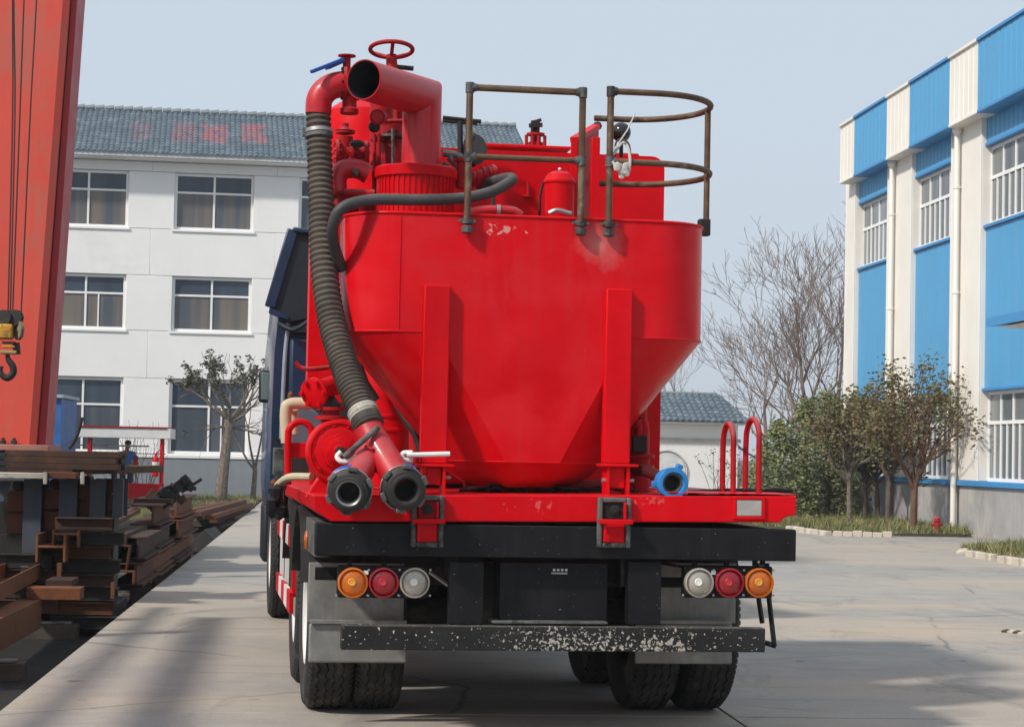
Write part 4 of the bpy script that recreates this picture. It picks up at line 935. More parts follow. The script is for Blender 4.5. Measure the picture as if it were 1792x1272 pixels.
MB().tube(smooth_path([at3(950,320,1.0), at3(945,345,1.0), at3(944,378,1.0)], 5), .008, 6).build('cable', darkst, mo)
# slatted red side panel
pa = [at3(1010, 246, 1.0), at3(1044, 222, 1.5), at3(1046, 382, 1.5), at3(1010, 382, 1.0)]; pa[3].x = pa[0].x; pa[2].x = pa[1].x
pn = MB().prism(pa, (.014, 0, 0)).build('side_sheet', redold, tk)
for q in (.0, .22, .42, .62, 1.0):
    a_ = pa[0].lerp(pa[1], q); b_ = pa[3].lerp(pa[2], q); wd = .035 if q in (0., 1.) else .012
    MB().beam(a_+Vector((-.02,-.02,0)), b_+Vector((-.02,-.02,0)), wd, wd).build('sheet_rib', red, pn)
MB().beam(pa[0]+Vector((-.02,-.02,.0)), pa[1]+Vector((.0,-.02,.0)), .05, .03).build('sheet_top', red, pn)
MB().ball(pa[1]+Vector((0,-.03,.0)), .028, 8).build('sheet_stop', darkst, pn)
pbox('red_post', red, 1036, 240, 1048, 384, .92, .96)
# float ball
fb = MB().ball(at3(1087, 232, 1.2), .058, 24).build('black_float_ball', mat('gloss_black', (.012,.012,.012), .12, coat=.5), tk)
MB().tube([at3(1087,245,1.2), at3(1087,275,1.25)], .012, 8).build('float_rod', darkst, fb)
MB().tube(smooth_path([at3(1076,275,1.15), at3(1078,250,1.12), at3(1088,244,1.12), at3(1100,252,1.12), at3(1104,275,1.15)], 5), .006, 6).build('float_wire', greyp, fb)
# tee handle over red valve
th_ = MB().tube([at3(936,245,2.6), at3(937,212,2.6)], .03, 10).build('tee_valve', darkst, tk)
MB().beam(at3(926,220,2.55), at3(949,219,2.55), .03, .025).build('tee_bar', darkst, th_)
MB().beam(at3(931,215,2.5), at3(947,210,2.5), .02, .02).build('tee_lever', darkst, th_)
MB().lathe([(.05,0),(.05,.03),(.035,.035),(.035,.07),(.06,.075),(.06,.09)], at3(937,258,2.6), (0,0,1), 16).build('valve_bonnet', redold, th_)
for dx in (-.06, -.02, .02, .06): MB().lathe([(.012,0),(.012,.07)], at3(937,256,2.55, dx), (0,0,1), 6).build('stud', redold, th_)
# work lamp on stalk + bars
wl = MB().ball(at3(826, 262, 1.7), .075, 18, (.75, .55, 1.45)).build('work_lamp', blackrub, tk)
MB().tube([at3(806,300,1.7), at3(805,212,1.7)], .017, 8).build('lamp_stalk', darkst, wl)
MB().tube([at3(775,206,1.7), at3(842,213,1.7)], .012, 8).build('lamp_bar', darkst, wl)
MB().tube([at3(775,212,1.75), at3(835,217,1.75)], .009, 8).build('lamp_bar', darkst, wl)
MB().lathe([(.085,0),(.09,.01),(.07,.012)], at3(832,262,1.63), (.6,-.8,0), 20).build('lamp_rim', greyp, wl)
pp_ = [((775,268,1.4),(800,272,1.4),(812,280,1.4)), ((775,285,1.3),(795,300,1.3),(815,310,1.2))]
for q, m_, r_ in zip(pp_, (greyp, darkst), (.022, .014)): MB().tube(smooth_path([at3(*p) for p in q], 5), r_, 10).build('hose', m_, tk)
rgl = MB().tube([at3(785,276,1.1), at3(800,290,1.1), at3(805,320,1.1)], .018, 8).build('wiring', greyp, tk)
# crumpled fitting where thin hose ends
cf = MB()
for k in range(7):
    cf.lathe([(.04+.012*(k % 2),0),(.05,.012),(.04,.03)], at3(824+k*6, 312-k*1.5+(k % 3), 1.1), (.9,.2,-.3+.1*k), 14)
cf.build('hose_end_fitting', redold, tk)
MB().lathe([(.03,0),(.03,.15),(.045,.152),(.045,.17)], at3(806,330,1.0), (0,0,1), 12).build('small_valve', redold, tk)
MB().tube(smooth_path([at3(815,374,.8), at3(850,368,.8), at3(895,369,.8), at3(912,378,.8)], 5), .026, 12).build('rim_pipe', dr, tk)
MB().lathe([(.03,-.01),(.032,.01)], at3(872,368,.8), (1,0,0), 12).build('pipe_band', steel, tk)
MB().tube([at3(863,345,.9), at3(862,368,.85)], .013, 8).build('drop_pipe', darkst, tk)
MB().lathe([(.03,0),(.03,.012)], at3(923,345,1.88), (0,0,1), 10).build('tank_bracket', redold, tk); MB().tube([at3(924,345,1.88), at3(924,320,1.88)], .01, 8).build('sight_rod', redold, tk)
# --- valve tree left of the drum
def cyl(name, a_, b_, r_, m_=redold, parent=tk, n=20): return MB().tube([at3(*a_), at3(*b_)], r_, n).build(name, m_, parent)
def flange(px, py, y_, ax_, r_, th_=.02, m_=redold, parent=tk, nb=8):
    c = at3(px, py, y_); ax_ = Vector(ax_).normalized(); f = MB().lathe([(r_,-th_/2),(r_,th_/2)], c, ax_, 24).build('flange', m_, parent, bev=.002); u, v = perp(ax_)
    for k in range(nb):
        a2 = 2*PI*k/nb; MB().lathe([(.008,-th_),(.008,th_)], c+(u*math.cos(a2)+v*math.sin(a2))*r_*.82, ax_, 6).build('bolt', m_, f)
    return f
vt = cyl('gate_valve', (604, 282, 1.15), (604, 240, 1.15), .045)
MB().lathe([(.03,0),(.055,.006),(.055,.018),(.03,.022)], at3(604,236,1.15), (0,0,1), 20).build('valve_cap', redold, vt)
MB().lathe([(.05,0),(.058,.01),(.03,.016),(.02,.03),(.02,.05)], at3(604,232,1.15), (0,0,1), 20).build('valve_wheel', redold, vt)
MB().ball(at3(604,221,1.15), .02, 10).build('valve_knob', darkst, vt)
cyl('valve_barrel', (588, 266, 1.15), (645, 270, 1.15), .05); flange(590, 266, 1.13, (1,0,0), .07); flange(616, 268, 1.13, (1,0,0), .065); flange(640, 270, 1.13, (1,0,0), .075)
MB().ball(at3(625,252,1.05), .03, 12, (1.4,1,.8)).build('black_cap', blackrub, vt)
MB().tube(smooth_path([at3(592,345,1.0), at3(590,315,1.0), at3(600,298,1.0), at3(625,296,1.0), at3(645,306,1.0)], 7), .055, 22).build('bend_pipe', dr, tk)
flange(600, 340, 1.0, (0,0,1), .085); flange(600, 366, 1.0, (0,0,1), .09); cyl('riser', (600, 378, 1.0), (600, 338, 1.0), .06)
MB().ball(at3(623,302,.93), .022, 10).build('bleed_cap', greyp, tk)
cyl('cross_pipe', (602, 337, .92), (655, 339, .92), .022, mat('MAT', RED) if False else redold)
cyl('sight_glass', (686, 292, 1.3), (686, 222, 1.3), .065); flange(686, 240, 1.28, (0,0,1), .085, .015, greyp); flange(660, 242, 1.25, (0,0,1), .04, .02)
for xx in (656, 664): cyl('tie_rod', (xx, 300, 1.2), (xx-1, 235, 1.2), .010)
cyl('tie_rod', (688, 292, 1.18), (687, 225, 1.18), .010, greyp)
cyl('tie_rod', (655, 345, 1.0), (655, 300, 1.0), .013); cyl('cross_bar', (650, 213, 1.2), (706, 212, 1.2), .012)
pr_ = at3(660, 205, .95); gz = MB().lathe([(.040,0),(.045,.004),(.045,.03),(.032,.034),(.032,.12)], pr_, (.35,1,.15), 20).build('capped_nozzle', redold, tk)
MB().lathe([(.0,-.002),(.030,-.002),(.032,.002)], pr_, (.35,1,.15), 20, caps=False).build('nozzle_cap', dr, gz)
MB().ball(at3(655,222,1.0), .035, 10).build('nozzle_foot', darkst, gz)
cyl('tall_riser', (668, 290, 1.4), (668, 130, 1.4), .07, redold); flange(690, 225, 1.5, (0,0,1), .11)
cyl('tall_riser', (700, 290, 1.6), (700, 150, 1.6), .06, redold)
MB().prism([at3(640,296,1.25), at3(662,268,1.25), at3(662,296,1.25)], (0,.02,0)).build('gusset', dr, tk)
pbox('valve_manifold', redold, 585, 345, 660, 378, 1.15, 1.35)

# --- cab
cb = MB(); cx0, cx1 = -1.235, 1.235; ring = []
prof = [(cx0+.02, .98), (cx0, 1.2), (cx0-.0, 1.7), (cx0+.01, 2.3), (cx0+.05, 2.8), (cx0+.16, 2.95)]
prof = prof+[(-x, z) for x, z in prof[::-1]]
cab = MB().loft([[Vector((x*.985, 7.0, z)) for x, z in prof], [Vector((x, 7.12, z)) for x, z in prof], [Vector((x, 9.0, z)) for x, z in prof], [Vector((x*.96, 9.35, z*.98)) for x, z in prof]]).build('cab', cabblue, tk, sm=40)
MB().tube(smooth_path([t(505,565,6.97), t(499,620,6.97), t(495,700,6.97), t(492,770,6.97)], 6), .018, 8).build('corner_highlight', mat('pale_highlight', (.28,.31,.36), .4), cab)  # pale tube paints the highlight line down the cab's rear corner
pbox('rear_panel', cabblue, 508, 590, 560, 760, 6.93, 6.985, cab, bev=.03); pbox('rear_panel', cabin, 512, 570, 700, 588, 6.90, 6.985, cab, bev=.01)
MB().tube(smooth_path([t(487,566,6.9), t(510,577,6.85), t(525,572,6.85), t(545,558,6.85)], 6), .02, 8).build('duct_edge', cabin, cab)
MB().tube(smooth_path([t(482,768,6.95), t(492,782,6.95), t(520,786,6.95)], 6), .03, 8).build('lower_trim', cabin, cab)
fo = [t(x, y_, 6.9) for x, y_ in ((512,402),(552,408),(556,555),(546,556),(505,566),(500,560),(470,548),(472,538))]
fa = MB().prism(fo, (0, .05, 0)).build('roof_fairing', cabin, cab, bev=.01)
for a_, b_ in zip(fo[:1]+fo[-1:], fo[1:2]+fo[:1]): MB().beam(a_+Vector((0,-.01,0)), b_+Vector((0,-.01,0)), .09, .04).build('fairing_edge', cabblue, cab, bev=.012)
MB().prism([Vector(p) for p in (fo[7], fo[6], fo[5]+Vector((.02,0,0)), fo[5]+Vector((.02,0,.04)))], (0,-.03,0)).build('fairing_edge', cabblue, cab)
fo2 = [Vector((-p.x, p.y, p.z)) for p in fo]; MB().prism(fo2, (0, .05, 0)).build('roof_fairing', cabin, cab, bev=.01)
MB().loft([[Vector((sx*.95, 7.0, 2.9)) for sx in (-1, 1)]+[Vector((sx*.9, 7.0, 3.35)) for sx in (1, -1)], [Vector((sx*.95, 8.4, 2.9)) for sx in (-1, 1)]+[Vector((sx*.9, 8.3, 3.0)) for sx in (1, -1)]]).build('roof_deflector', cabblue, cab, bev=.03)
mr = MB(); X0_, X1_, Z0_, Z1_ = rect(454, 647, 484, 705, 7.9)
mh = MB().box(X0_, X1_, 7.9, 8.0, Z0_, Z1_).build('wing_mirror', cabin, tk, bev=.03)
MB().box(X0_+.02, X1_-.02, 7.885, 7.898, Z0_+.025, Z1_-.025).build('mirror_glass', mirg, mh, bev=.012)
MB().tube(smooth_path([t(470,647,7.95), t(474,636,7.95), t(481,620,7.95)], 5), .014, 8).build('mirror_arm', cabin, mh)
MB().tube(smooth_path([t(468,705,7.95), t(476,711,7.95), t(486,710,7.95)], 5), .012, 8).build('mirror_arm', cabin, mh)
MB().box(-1.22, 1.22, 8.6, 9.3, .45, .98).build('front_bumper', cabin, tk, bev=.03)
# white knotted rag on the hoop rail: a thing of its own
rg_ = MB(); p0 = at3(1090, 296, yr-.03)
for k in range(12): rg_.ball(p0+Vector((r3.uniform(-.035,.035), r3.uniform(-.015,.015), r3.uniform(-.035,.03))), r3.uniform(.012,.022), 8, (1, .7, 1.3))
rg_.tube(smooth_path([at3(1072,283,yr-.02), at3(1078,292,yr-.03), at3(1090,302,yr-.03), at3(1102,290,yr-.03), at3(1100,262,yr), at3(1090,250,yr+.1), at3(1072,272,yr)], 6), .008, 8)
rg_.tube([at3(1075,262,yr+.2), at3(1098,228,yr+.4), at3(1112,198,2*yo-yr)], .0045, 6)
rg_ = rg_.build('knotted_rope', mat('dirty_white_rope', (.62,.60,.56), .9, var=.2, fine=90, bump=.5), None)
place(rg_, T); tag(rg_, 'dirty white rope knotted on the curved brown guard rail of the truck', 'rope')
# ================================================================ gantry crane and hook
cr = thing('gantry_crane', 'orange red steel gantry crane leg rising out of frame at left', 'crane', G)
Yc = 24.0; g = lambda px, py, y=Yc: G.Y(px, py, y)
rbot, rtop = g(62, 778), g(121, 0); sl_ = (rtop.x-rbot.x)/(rtop.z-rbot.z)
def legx(z): return rbot.x+(z-rbot.z)*sl_
zt_c = 10.0
def legring(z, w_): x = legx(z); c = .07; return [Vector((x-w_, Yc, z)), Vector((x-c, Yc, z)), Vector((x, Yc+c*.6, z)), Vector((x+.0, Yc+.9, z)), Vector((x-w_, Yc+.9, z))]
MB().loft([legring(rbot.z, .95), legring(zt_c, 1.3)]).build('leg', orange, cr, sm=20)
gd_ = [(legx(z)+.012, z) for z in (rbot.z, zt_c)]
MB().prism([(gd_[0][0]-.0, Yc+.12, gd_[0][1]), (gd_[1][0]-.0, Yc+.12, gd_[1][1]), (gd_[1][0]+.05, Yc+.12, gd_[1][1]), (gd_[0][0]+.08, Yc+.12, gd_[0][1])], (0, .7, 0)).build('leg_shaded_side', craner, cr)  # right side of the leg, its shade put into the colour
MB().box(rbot.x-1.2, rbot.x+.16, Yc-.10, Yc+1.0, rbot.z-.07, rbot.z-.002).build('base_plate', mat('dusty_orange', (.40,.17,.12), .7, var=.2), cr, bev=.01)
for k in range(7): 
    MB().lathe([(.035,0),(.035,.04),(.02,.045),(.02,.07)], (rbot.x-.95+k*.12, Yc-.055, rbot.z), (0,0,1), 8).build('bolt', rust2, cr)
MB().box(rbot.x-1.1, rbot.x+.05, Yc+.05, Yc+.9, -.32, rbot.z-.075).build('end_carriage', bluegrey, cr)
MB().box(-14, -3.0, Yc-1.0, Yc+.9, zt_c, zt_c+1.1).build('girder', orange, cr)
hk_ = thing('crane_hook', 'yellow crane hook block with black hook hanging on wire ropes', 'hook', G)
Yh = 23.0; h = lambda px, py, y=Yh: G.Y(px, py, y); zg = zt_c
for pts in (((14,548),(22,200),(22,0)), ((18,548),(26,200),(24,0)), ((22,548),(33,250),(42,0)), ((37,548),(53,200),(64,0))):
    P_ = [h(*q) for q in pts]; e = P_[-1]+(P_[-1]-P_[-2]).normalized()*1.0; e = P_[-1]+(P_[-1]-P_[-2])*((zg-P_[-1].z)/(P_[-1].z-P_[-2].z))
    MB().tube(smooth_path(P_+[e], 6), .009, 6).build('wire_rope', mat('wire_rope', (.05,.03,.03), .6, metal=.3), hk_)
for px in (8, 27): MB().lathe([(.04,-.03),(.085,-.028),(.072,-.01),(.072,.01),(.085,.028),(.04,.03)], h(px, 556), (.35,1,0), 24).build('sheave', darkst, hk_)
yel = mat('crane_yellow_paint', (.60,.30,.02), .5, var=.2, blot=((.12,.08,.03), 14, .52), scale=6)
a_, b_ = h(-6, 567), h(23, 594); MB().box(a_.x, b_.x, Yh-.08, Yh+.1, b_.z, a_.z).build('hook_block', yel, hk_, bev=.02)
MB().lathe([(.10,-.02),(.105,-.015),(.105,.015),(.10,.02)], h(33, 578), (1,.6,0), 24).build('side_plate', mat('weathered_olive', (.22,.19,.11), .7, var=.3, scale=12), hk_)
a_, b_ = h(2, 596), h(30, 620)
MB().box(a_.x, b_.x, Yh-.06, Yh+.06, b_.z, h(0,613).z).build('lower_block', mat('dirty_tan', (.40,.30,.14), .7, var=.3), hk_, bev=.01)
for py in (599, 606): q = h(0, py); MB().box(a_.x+.02, b_.x-.02, Yh-.07, Yh+.05, q.z-.015, q.z+.010).build('spacer', yel if py > 600 else darkst, hk_, bev=.004)
MB().tube([h(28,600), h(30,620)], .04, 10).build('swivel', rust2, hk_)
P_ = smooth_path([h(13,620), h(15,630), h(22,640), h(23,652), h(14,661), h(4,657), h(1,648), h(3,641)], 6); n_ = len(P_)
MB().tube(P_, [.022+.017*math.sin(PI*min(1, i/n_*1.15)) for i in range(n_)], 12).build('hook', darkst, hk_)

# ================================================================ steel stock yard at left
def chan(L_, w_, hgt, th=.014, up=True):
    s_ = 1 if up else -1; mb = MB(); mb.box(-w_/2, w_/2, 0, L_, -th/2, th/2)
    for sx in (-1, 1): mb.box(sx*w_/2-(th if sx > 0 else 0), sx*w_/2+(0 if sx > 0 else th), 0, L_, min(th/2*s_, hgt*s_), max(th/2*s_, hgt*s_))
    return mb
def ibeam(L_, w_, hgt, th=.014):
    mb = MB(); mb.box(-th/2, th/2, 0, L_, -hgt/2+th, hgt/2-th); mb.box(-w_/2, w_/2, 0, L_, hgt/2-th, hgt/2); mb.box(-w_/2, w_/2, 0, L_, -hgt/2, -hgt/2+th); return mb
def steelthing(mb, m, name, label, cat, loc, rz=0, tilt=0, group=None, roll=0):
    o = mb.build(name, m, None, bev=.003); o.location = G.W(loc); o.rotation_euler = (tilt, roll, G.yaw+rz)
    tag(o, label, cat, group); return o
# rail bed: crossties and dark tracks in the trench
for i, (px, py, xe, nm) in enumerate(((20, 1160, 42, 'nearest'), (100, 1093, 136, 'second nearest'), (130, 1050, 200, 'third nearest'))):
    p = G.Z(px, py, -.19); e = G.Z(xe, py, -.19); xe_ = min(e.x, EDGE-.06)
    tt_ = MB().box(-6.5, xe_, p.y-.03, p.y+.20, -.33, -.19).build('crosstie', mat('brown_stained_tie', (.085,.07,.055), .9, var=.3, bump=.4), None, bev=.01); place(tt_, G)
    tag(tt_, 'brown stained crosstie lying in the dark trench, %s to the camera' % nm, 'crosstie', 'crossties in the trench')
    rl = MB().box(-6.5, xe_-.06, p.y-.02, p.y+.13, -.188, -.165).build('flat_bar', sleeper, None, bev=.008); place(rl, G)
    tag(rl, 'pale grey flat bar lying on the %s crosstie beside the slab edge' % nm, 'flat bar', 'bars on the crossties')
for k, y_ in enumerate((24.5, 26.4, 28.3, 30.2)):
    nm = ('first', 'second', 'third', 'fourth')[k]
    tt_ = MB().box(-3.6, EDGE-.06, y_-.08, y_+.08, -.35, -.2).build('crosstie', greyp, None, bev=.01); place(tt_, G)
    tag(tt_, '%s crosstie going away in the shadow between rusty channel pile and slab' % nm, 'crosstie', 'crossties in the trench')
# top pack of long flat beams
Yp = 20.2; q = lambda px, py, y=Yp: G.Y(px, py, y)
pk = thing('beam_pack', 'stack of long rust brown beams laid across grey blue stands at left', 'steel beams', G)
for k, (py0, py1, x1) in enumerate(((787, 797.8, 203), (798.2, 808.8, 201), (809.2, 819.8, 206), (820.2, 831, 128))):
    a_, b_ = q(14 if k else 16, py0), q(x1, py1); b_.z = q(14, py1).z
    for j in range(3): MB().box(a_.x+rnd.uniform(-.04,.02), b_.x+rnd.uniform(-.02,.05), Yp+j*.24, Yp+j*.24+.22, b_.z, a_.z).build('beam', rust2, pk, bev=.004)
a_, b_ = q(128, 820), q(256, 831)
bt = MB(); bt.beam(Vector((a_.x, Yp+.1, a_.z-.02)), Vector((b_.x, Yp+1.2, q(256, 822).z)), .16, .07); bt.build('beam', woodm if False else mat('mossy_brown_timber', (.13,.085,.05), .9, var=.3, scale=6), pk, bev=.008, label='long mossy timber jutting out at the right end')
for k, py in enumerate((797, 809, 820)): a_ = q(-10, py); MB().box(a_.x-.5, q(12, py).x, Yp, Yp+.7, a_.z-.025, a_.z+.02).build('beam', darkst, pk)
# plank + clamps
Yq = 19.6; q2 = lambda px, py: G.Y(px, py, Yq)
a_, b_ = q2(-30, 826), q2(78, 838); pl_ = MB().box(a_.x, b_.x, Yq, Yq+.3, b_.z, a_.z).build('plank', woodm, None, bev=.006); place(pl_, G); tag(pl_, 'weathered pale wooden plank lying along the top of the stands', 'plank')
a_, b_ = q2(82, 826), q2(133, 838); r_ = MB().box(a_.x, b_.x, Yq, Yq+.3, b_.z, a_.z).build('rusty_bar', rust, None, bev=.006); place(r_, G); tag(r_, 'short brown rusty bar at the right end of the pale plank', 'steel bar')
for px, lb in ((80, 'pale clamp hanging at the end of the wooden plank'), (145, 'pale upright peg above the third rusty plate')):
    a_, b_ = q2(px-3, 826), q2(px+3, 847); c = MB().box(a_.x, b_.x, Yq-.05, Yq-.005, b_.z, a_.z).build('clamp', woodm, None, bev=.004); place(c, G); tag(c, lb, 'clamp')
# grey blue stands and rusty plates between them
Ys = 20.5; q3 = lambda px, py: G.Y(px, py, Ys)
stn = [(42, 72, 'leftmost'), (104, 134, 'second from the left'), (158, 184, 'third from the left'), (198, 214, 'rightmost')]
for px0, px1, nm in stn:
    a_, b_ = q3(px0, 838), q3(px1, 900); w_ = b_.x-a_.x
    zf = -.32 if px0 < 190 else q3(px0, 905).z
    mb = MB(); mb.box(a_.x, b_.x, Ys, Ys+.03, zf, a_.z); mb.box(a_.x, b_.x, Ys+.5, Ys+.53, zf, a_.z); mb.box((a_.x+b_.x)/2-.015, (a_.x+b_.x)/2+.015, Ys+.031, Ys+.499, zf, a_.z)
    if px0 > 190: mb.box(a_.x-.30, a_.x-.02, Ys+.2, Ys+.9, -.32, zf-.002)
    o = mb.build('steel_stand', bluegrey, None, bev=.004); place(o, G); tag(o, 'tall blue grey steel stand under the beam stack, %s' % nm, 'stand', 'blue grey stands under the beams')
for px0, px1, top, bot, nm in ((8, 42, 860, 935, 'leftmost'), (73, 104, 856, 930, 'second from the left'), (134, 158, 850, 905, 'third from the left'), (184, 200, 838, 893, 'rightmost, rounded')):
    a_, b_ = q3(px0, top), q3(px1, bot); a_.x += .01; b_.x -= .01; y_ = Ys+.12
    pt = thing('rusty_plates', 'rusty orange plates standing between blue grey stands, %s group' % nm, 'steel plates', G, group='rusty plates between the stands')
    zm_ = (a_.z+b_.z)/2
    MB().box(a_.x, b_.x, y_, y_+.5, zm_+.008, a_.z).build('plate', rustor, pt, bev=.01); MB().box(a_.x+.005, b_.x, y_-.02, y_+.5, b_.z, zm_-.008).build('plate', rust, pt, bev=.01)
    MB().box(a_.x+.03, b_.x-.03, y_+.05, y_+.5, a_.z+.002, a_.z+.10).build('plate', rust2, pt, bev=.04)
    MB().box(a_.x, b_.x, y_, y_+.5, -.3, b_.z-.01).build('plate', darkst, pt)
o = MB().box(-7.5, q3(200, 0).x, Ys+.72, Ys+.80, -.32, q3(0, 842).z).build('back_plate', darkst, None); place(o, G); tag(o, 'dark steel wall plate behind the stands and rusty plates', 'steel plate')
# blue-ish leaning plate at far left
a_ = [q2(-8, 842), q2(14, 842), q2(0, 878), q2(-12, 878)]; o = MB().prism([p+Vector((0,.2,0)) for p in a_], (0, .02, 0)).build('leaning_plate', bluegrey, None); place(o, G); tag(o, 'blue grey plate leaning under the plank at the left frame edge', 'steel plate')
# foreground channels
def run(name, m, label, cat, p1, p2, z, mb_fn, group=None, y_at=None):
    a_, b_ = G.Z(*p1, z), G.Z(*p2, z); v = b_-a_; L_ = v.length; o = mb_fn(L_).build(name, m, None, bev=.003); o.location = G.W(a_)
    o.rotation_euler = (0, 0, G.yaw+math.atan2(-v.x, v.y)); tag(o, label, cat, group); return o
gp = 'loose rusty channels in the trench'
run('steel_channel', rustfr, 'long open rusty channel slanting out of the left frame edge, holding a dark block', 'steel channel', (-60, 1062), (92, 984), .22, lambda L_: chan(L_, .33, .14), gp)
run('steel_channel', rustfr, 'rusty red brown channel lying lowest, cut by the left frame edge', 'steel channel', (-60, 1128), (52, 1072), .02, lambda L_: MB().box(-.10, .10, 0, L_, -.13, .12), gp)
blk = run('dark_block', woodm, 'small dark wooden block lying in the open rusty channel', 'block', (43, 1008), (62, 996), .24, lambda L_: MB().box(-.04, .04, 0, L_, 0, .09))
def hsec(px0, px1, ptop, pweb, pbot, y_, L_, m, name, label, inv=False):
    a_, b_ = G.Y(px0, ptop, y_), G.Y(px1, pbot, y_); zw = G.Y(px0, pweb, y_).z; th = .022; mb = MB()
    mb.box(a_.x, a_.x+th, y_, y_+L_, b_.z, a_.z); mb.box(b_.x-th, b_.x, y_, y_+L_, b_.z, a_.z); mb.box(a_.x+th, b_.x-th, y_, y_+L_, zw-th/2, zw+th/2)
    o = mb.build(name, m, None, bev=.003); place(o, G); tag(o, label, 'steel beam', 'rusty beam ends facing the camera'); return o
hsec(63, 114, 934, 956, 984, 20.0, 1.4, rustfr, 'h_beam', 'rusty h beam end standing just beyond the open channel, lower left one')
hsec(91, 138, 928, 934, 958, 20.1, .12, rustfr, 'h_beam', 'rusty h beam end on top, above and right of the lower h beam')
def cbox(px0, px1, ptop, pbot, y_, L_, m, name, label, cat='steel beam', bev=.004):
    a_, b_ = G.Y(px0, ptop, y_), G.Y(px1, pbot, y_); o = MB().box(a_.x, b_.x, y_, y_+L_, b_.z, a_.z).build(name, m, None, bev=bev); place(o, G); tag(o, label, cat); return o
cbox(46, 140, 1028, 1050, 18.6, .3, rustor, 'rusty_bar', 'thick rusty bar laid crosswise behind the lowest channel', 'steel bar')
cbox(80, 126, 1014, 1026, 19.1, .5, rust2, 'rusty_bar', 'short dark rusty bar on top of the thick crosswise bar', 'steel bar')
cbox(100, 107, 985, 1013, 19.6, .06, rustor, 'upright_flat', 'short upright rusty flat bar under the h beams', 'steel bar')
cbox(194, 200, 1019, 1048, 19.8, .05, rustor, 'upright_flat', 'small upright rusty bar standing on the third crosstie', 'steel bar')
cbox(0, 62, 935, 985, 21.0, 1.0, darkst, 'dark_beam', 'dark steel beam behind the open channel at the left frame edge')
cbox(115, 158, 960, 1016, 21.8, 1.2, darkst, 'dark_beam', 'dark blackened beam left of the rusty channel pile')
# pile of long channels running away from the camera
rb5 = random.Random(8)
for side, (pa0, pa1, pt0, hh, cnt) in enumerate(((-40, 112, 968, .13, 4), (98, 214, 905, .12, 8))):
    y_ = 20.24; tp_ = G.Y(pa0, pt0, y_).z
    for k in range(cnt):
        z1_ = tp_-k*(hh+.012); x0_, x1_ = G.Y(pa0, pt0, y_).x-rb5.uniform(0, .05), G.Y(pa1, pt0, y_).x-rb5.uniform(-.02, .12)
        if z1_-hh < -.33: break
        dy_ = rb5.uniform(-.03, .03); mb = MB(); mb.box(x0_, x1_, y_+dy_+.05, y_+dy_+.07, z1_-hh+.012, z1_-.012); mb.box(x0_, x1_, y_+dy_, y_+dy_+.2, z1_-.012, z1_); mb.box(x0_, x1_, y_+dy_, y_+dy_+.2, z1_-hh, z1_-hh+.012)
        o = mb.build('cross_beam', (darkst, rust2, darkst, rust)[(k+side) % 4], None, bev=.003); place(o, G)
        tag(o, 'dark crosswise channel before the %s stands, %s in its stack' % (('left', 'right')[side], ('topmost', 'second', 'third', 'fourth', 'fifth', 'sixth', 'seventh', 'lowest')[k]), 'steel channel', 'crosswise channels before the stands')
o = MB().box(G.Y(150,0,20.4).x, -2.05, 20.45, 22.3, -.33, G.Z(200, 1000, -.1).z+.02).build('dark_plate', darkst, None, bev=.01); place(o, G); tag(o, 'dark plate on the trench floor between the stands and the channel pile', 'steel plate')
cp = 'channels in the main pile'
y0 = 22.4
for k, (px0, px1, pt_, pb_, L_, m, nm, rol) in enumerate(((158, 234, 999, 1022, 9.5, rustor, 'lowest and widest channel of the rusty pile', 0), (167, 226, 952, 998, 9.0, rust, 'tilted middle channel of the rusty pile', .12), (163, 218, 936, 962, 9.2, rust2, 'upper channel of the rusty pile', -.02))):
    a_, b_ = G.Y(px0, pt_, y0), G.Y(px1, pb_, y0); w_ = b_.x-a_.x
    o = chan(L_, w_, a_.z-b_.z, .016, False).build('steel_channel', m, None, bev=.003); o.location = G.W(((a_.x+b_.x)/2, y0+.05*k, a_.z)); o.rotation_euler = (0, rol, G.yaw); tag(o, nm+', open end facing the camera', 'steel channel', cp)
a_, b_ = G.Y(236, 905, y0), G.Y(236, 1018, y0)
sx_ = a_.x+.10
for k in range(4):
    z1_, z0_ = .80-k*.27, .55-k*.27
    for j, (ya, yb2) in enumerate(((0, 2.4), (2.45, 5.2), (5.3, 8.8))):
        if k == 0 and j == 0: continue
        e = rnd.uniform(-.05, .05); mb = MB(); y1_, y2_ = y0+ya+.15+rnd.uniform(0, .2), y0+yb2-rnd.uniform(0, .15)
        mb.box(sx_-.10+e, sx_-.07+e, y1_, y2_, z0_+.02, z1_-.03); mb.box(sx_-.35+e, sx_+e, y1_, y2_, z0_, z0_+.02); mb.box(sx_-.35+e, sx_+e, y1_, y2_, z1_-.03, z1_-.01)
        o = mb.build('steel_channel', (rust, rust2, rust, rust2, rustor)[(j*2+k) % 5], None, bev=.004); place(o, G)
        tag(o, 'rust brown channel stacked on the right flank of the pile, %s layer, %s' % (('top', 'second', 'third', 'bottom')[k], ('nearest', 'middle', 'farthest')[j]), 'steel channel', 'channels on the flank of the pile')
for k, (p1, p2) in enumerate((((153, 927), (222, 888)), ((166, 927), (236, 890)), ((182, 925), (240, 893)))):
    a_, b_ = G.Y(*p1, 22.5), G.Y(*p2, 25.0); o = MB().beam(a_, b_, .07, .05).build('angle_bar', rust, None, bev=.006); place(o, G)
    tag(o, 'reddish angle bar sloping on top of the channel pile, %s of three' % ('leftmost', 'middle', 'rightmost')[k], 'steel bar', 'angle bars on the pile')
cbox(235, 300, 872, 882, 26.0, 1.0, rust2, 'rusty_bar', 'dark rusty bar across the top of the pile below the kiosk', 'steel bar')
mc_ = thing('scrap_mechanism', 'dark greasy scrap mechanism with a rod sticking up on the pile', 'scrap metal', G)
r4 = random.Random(11)
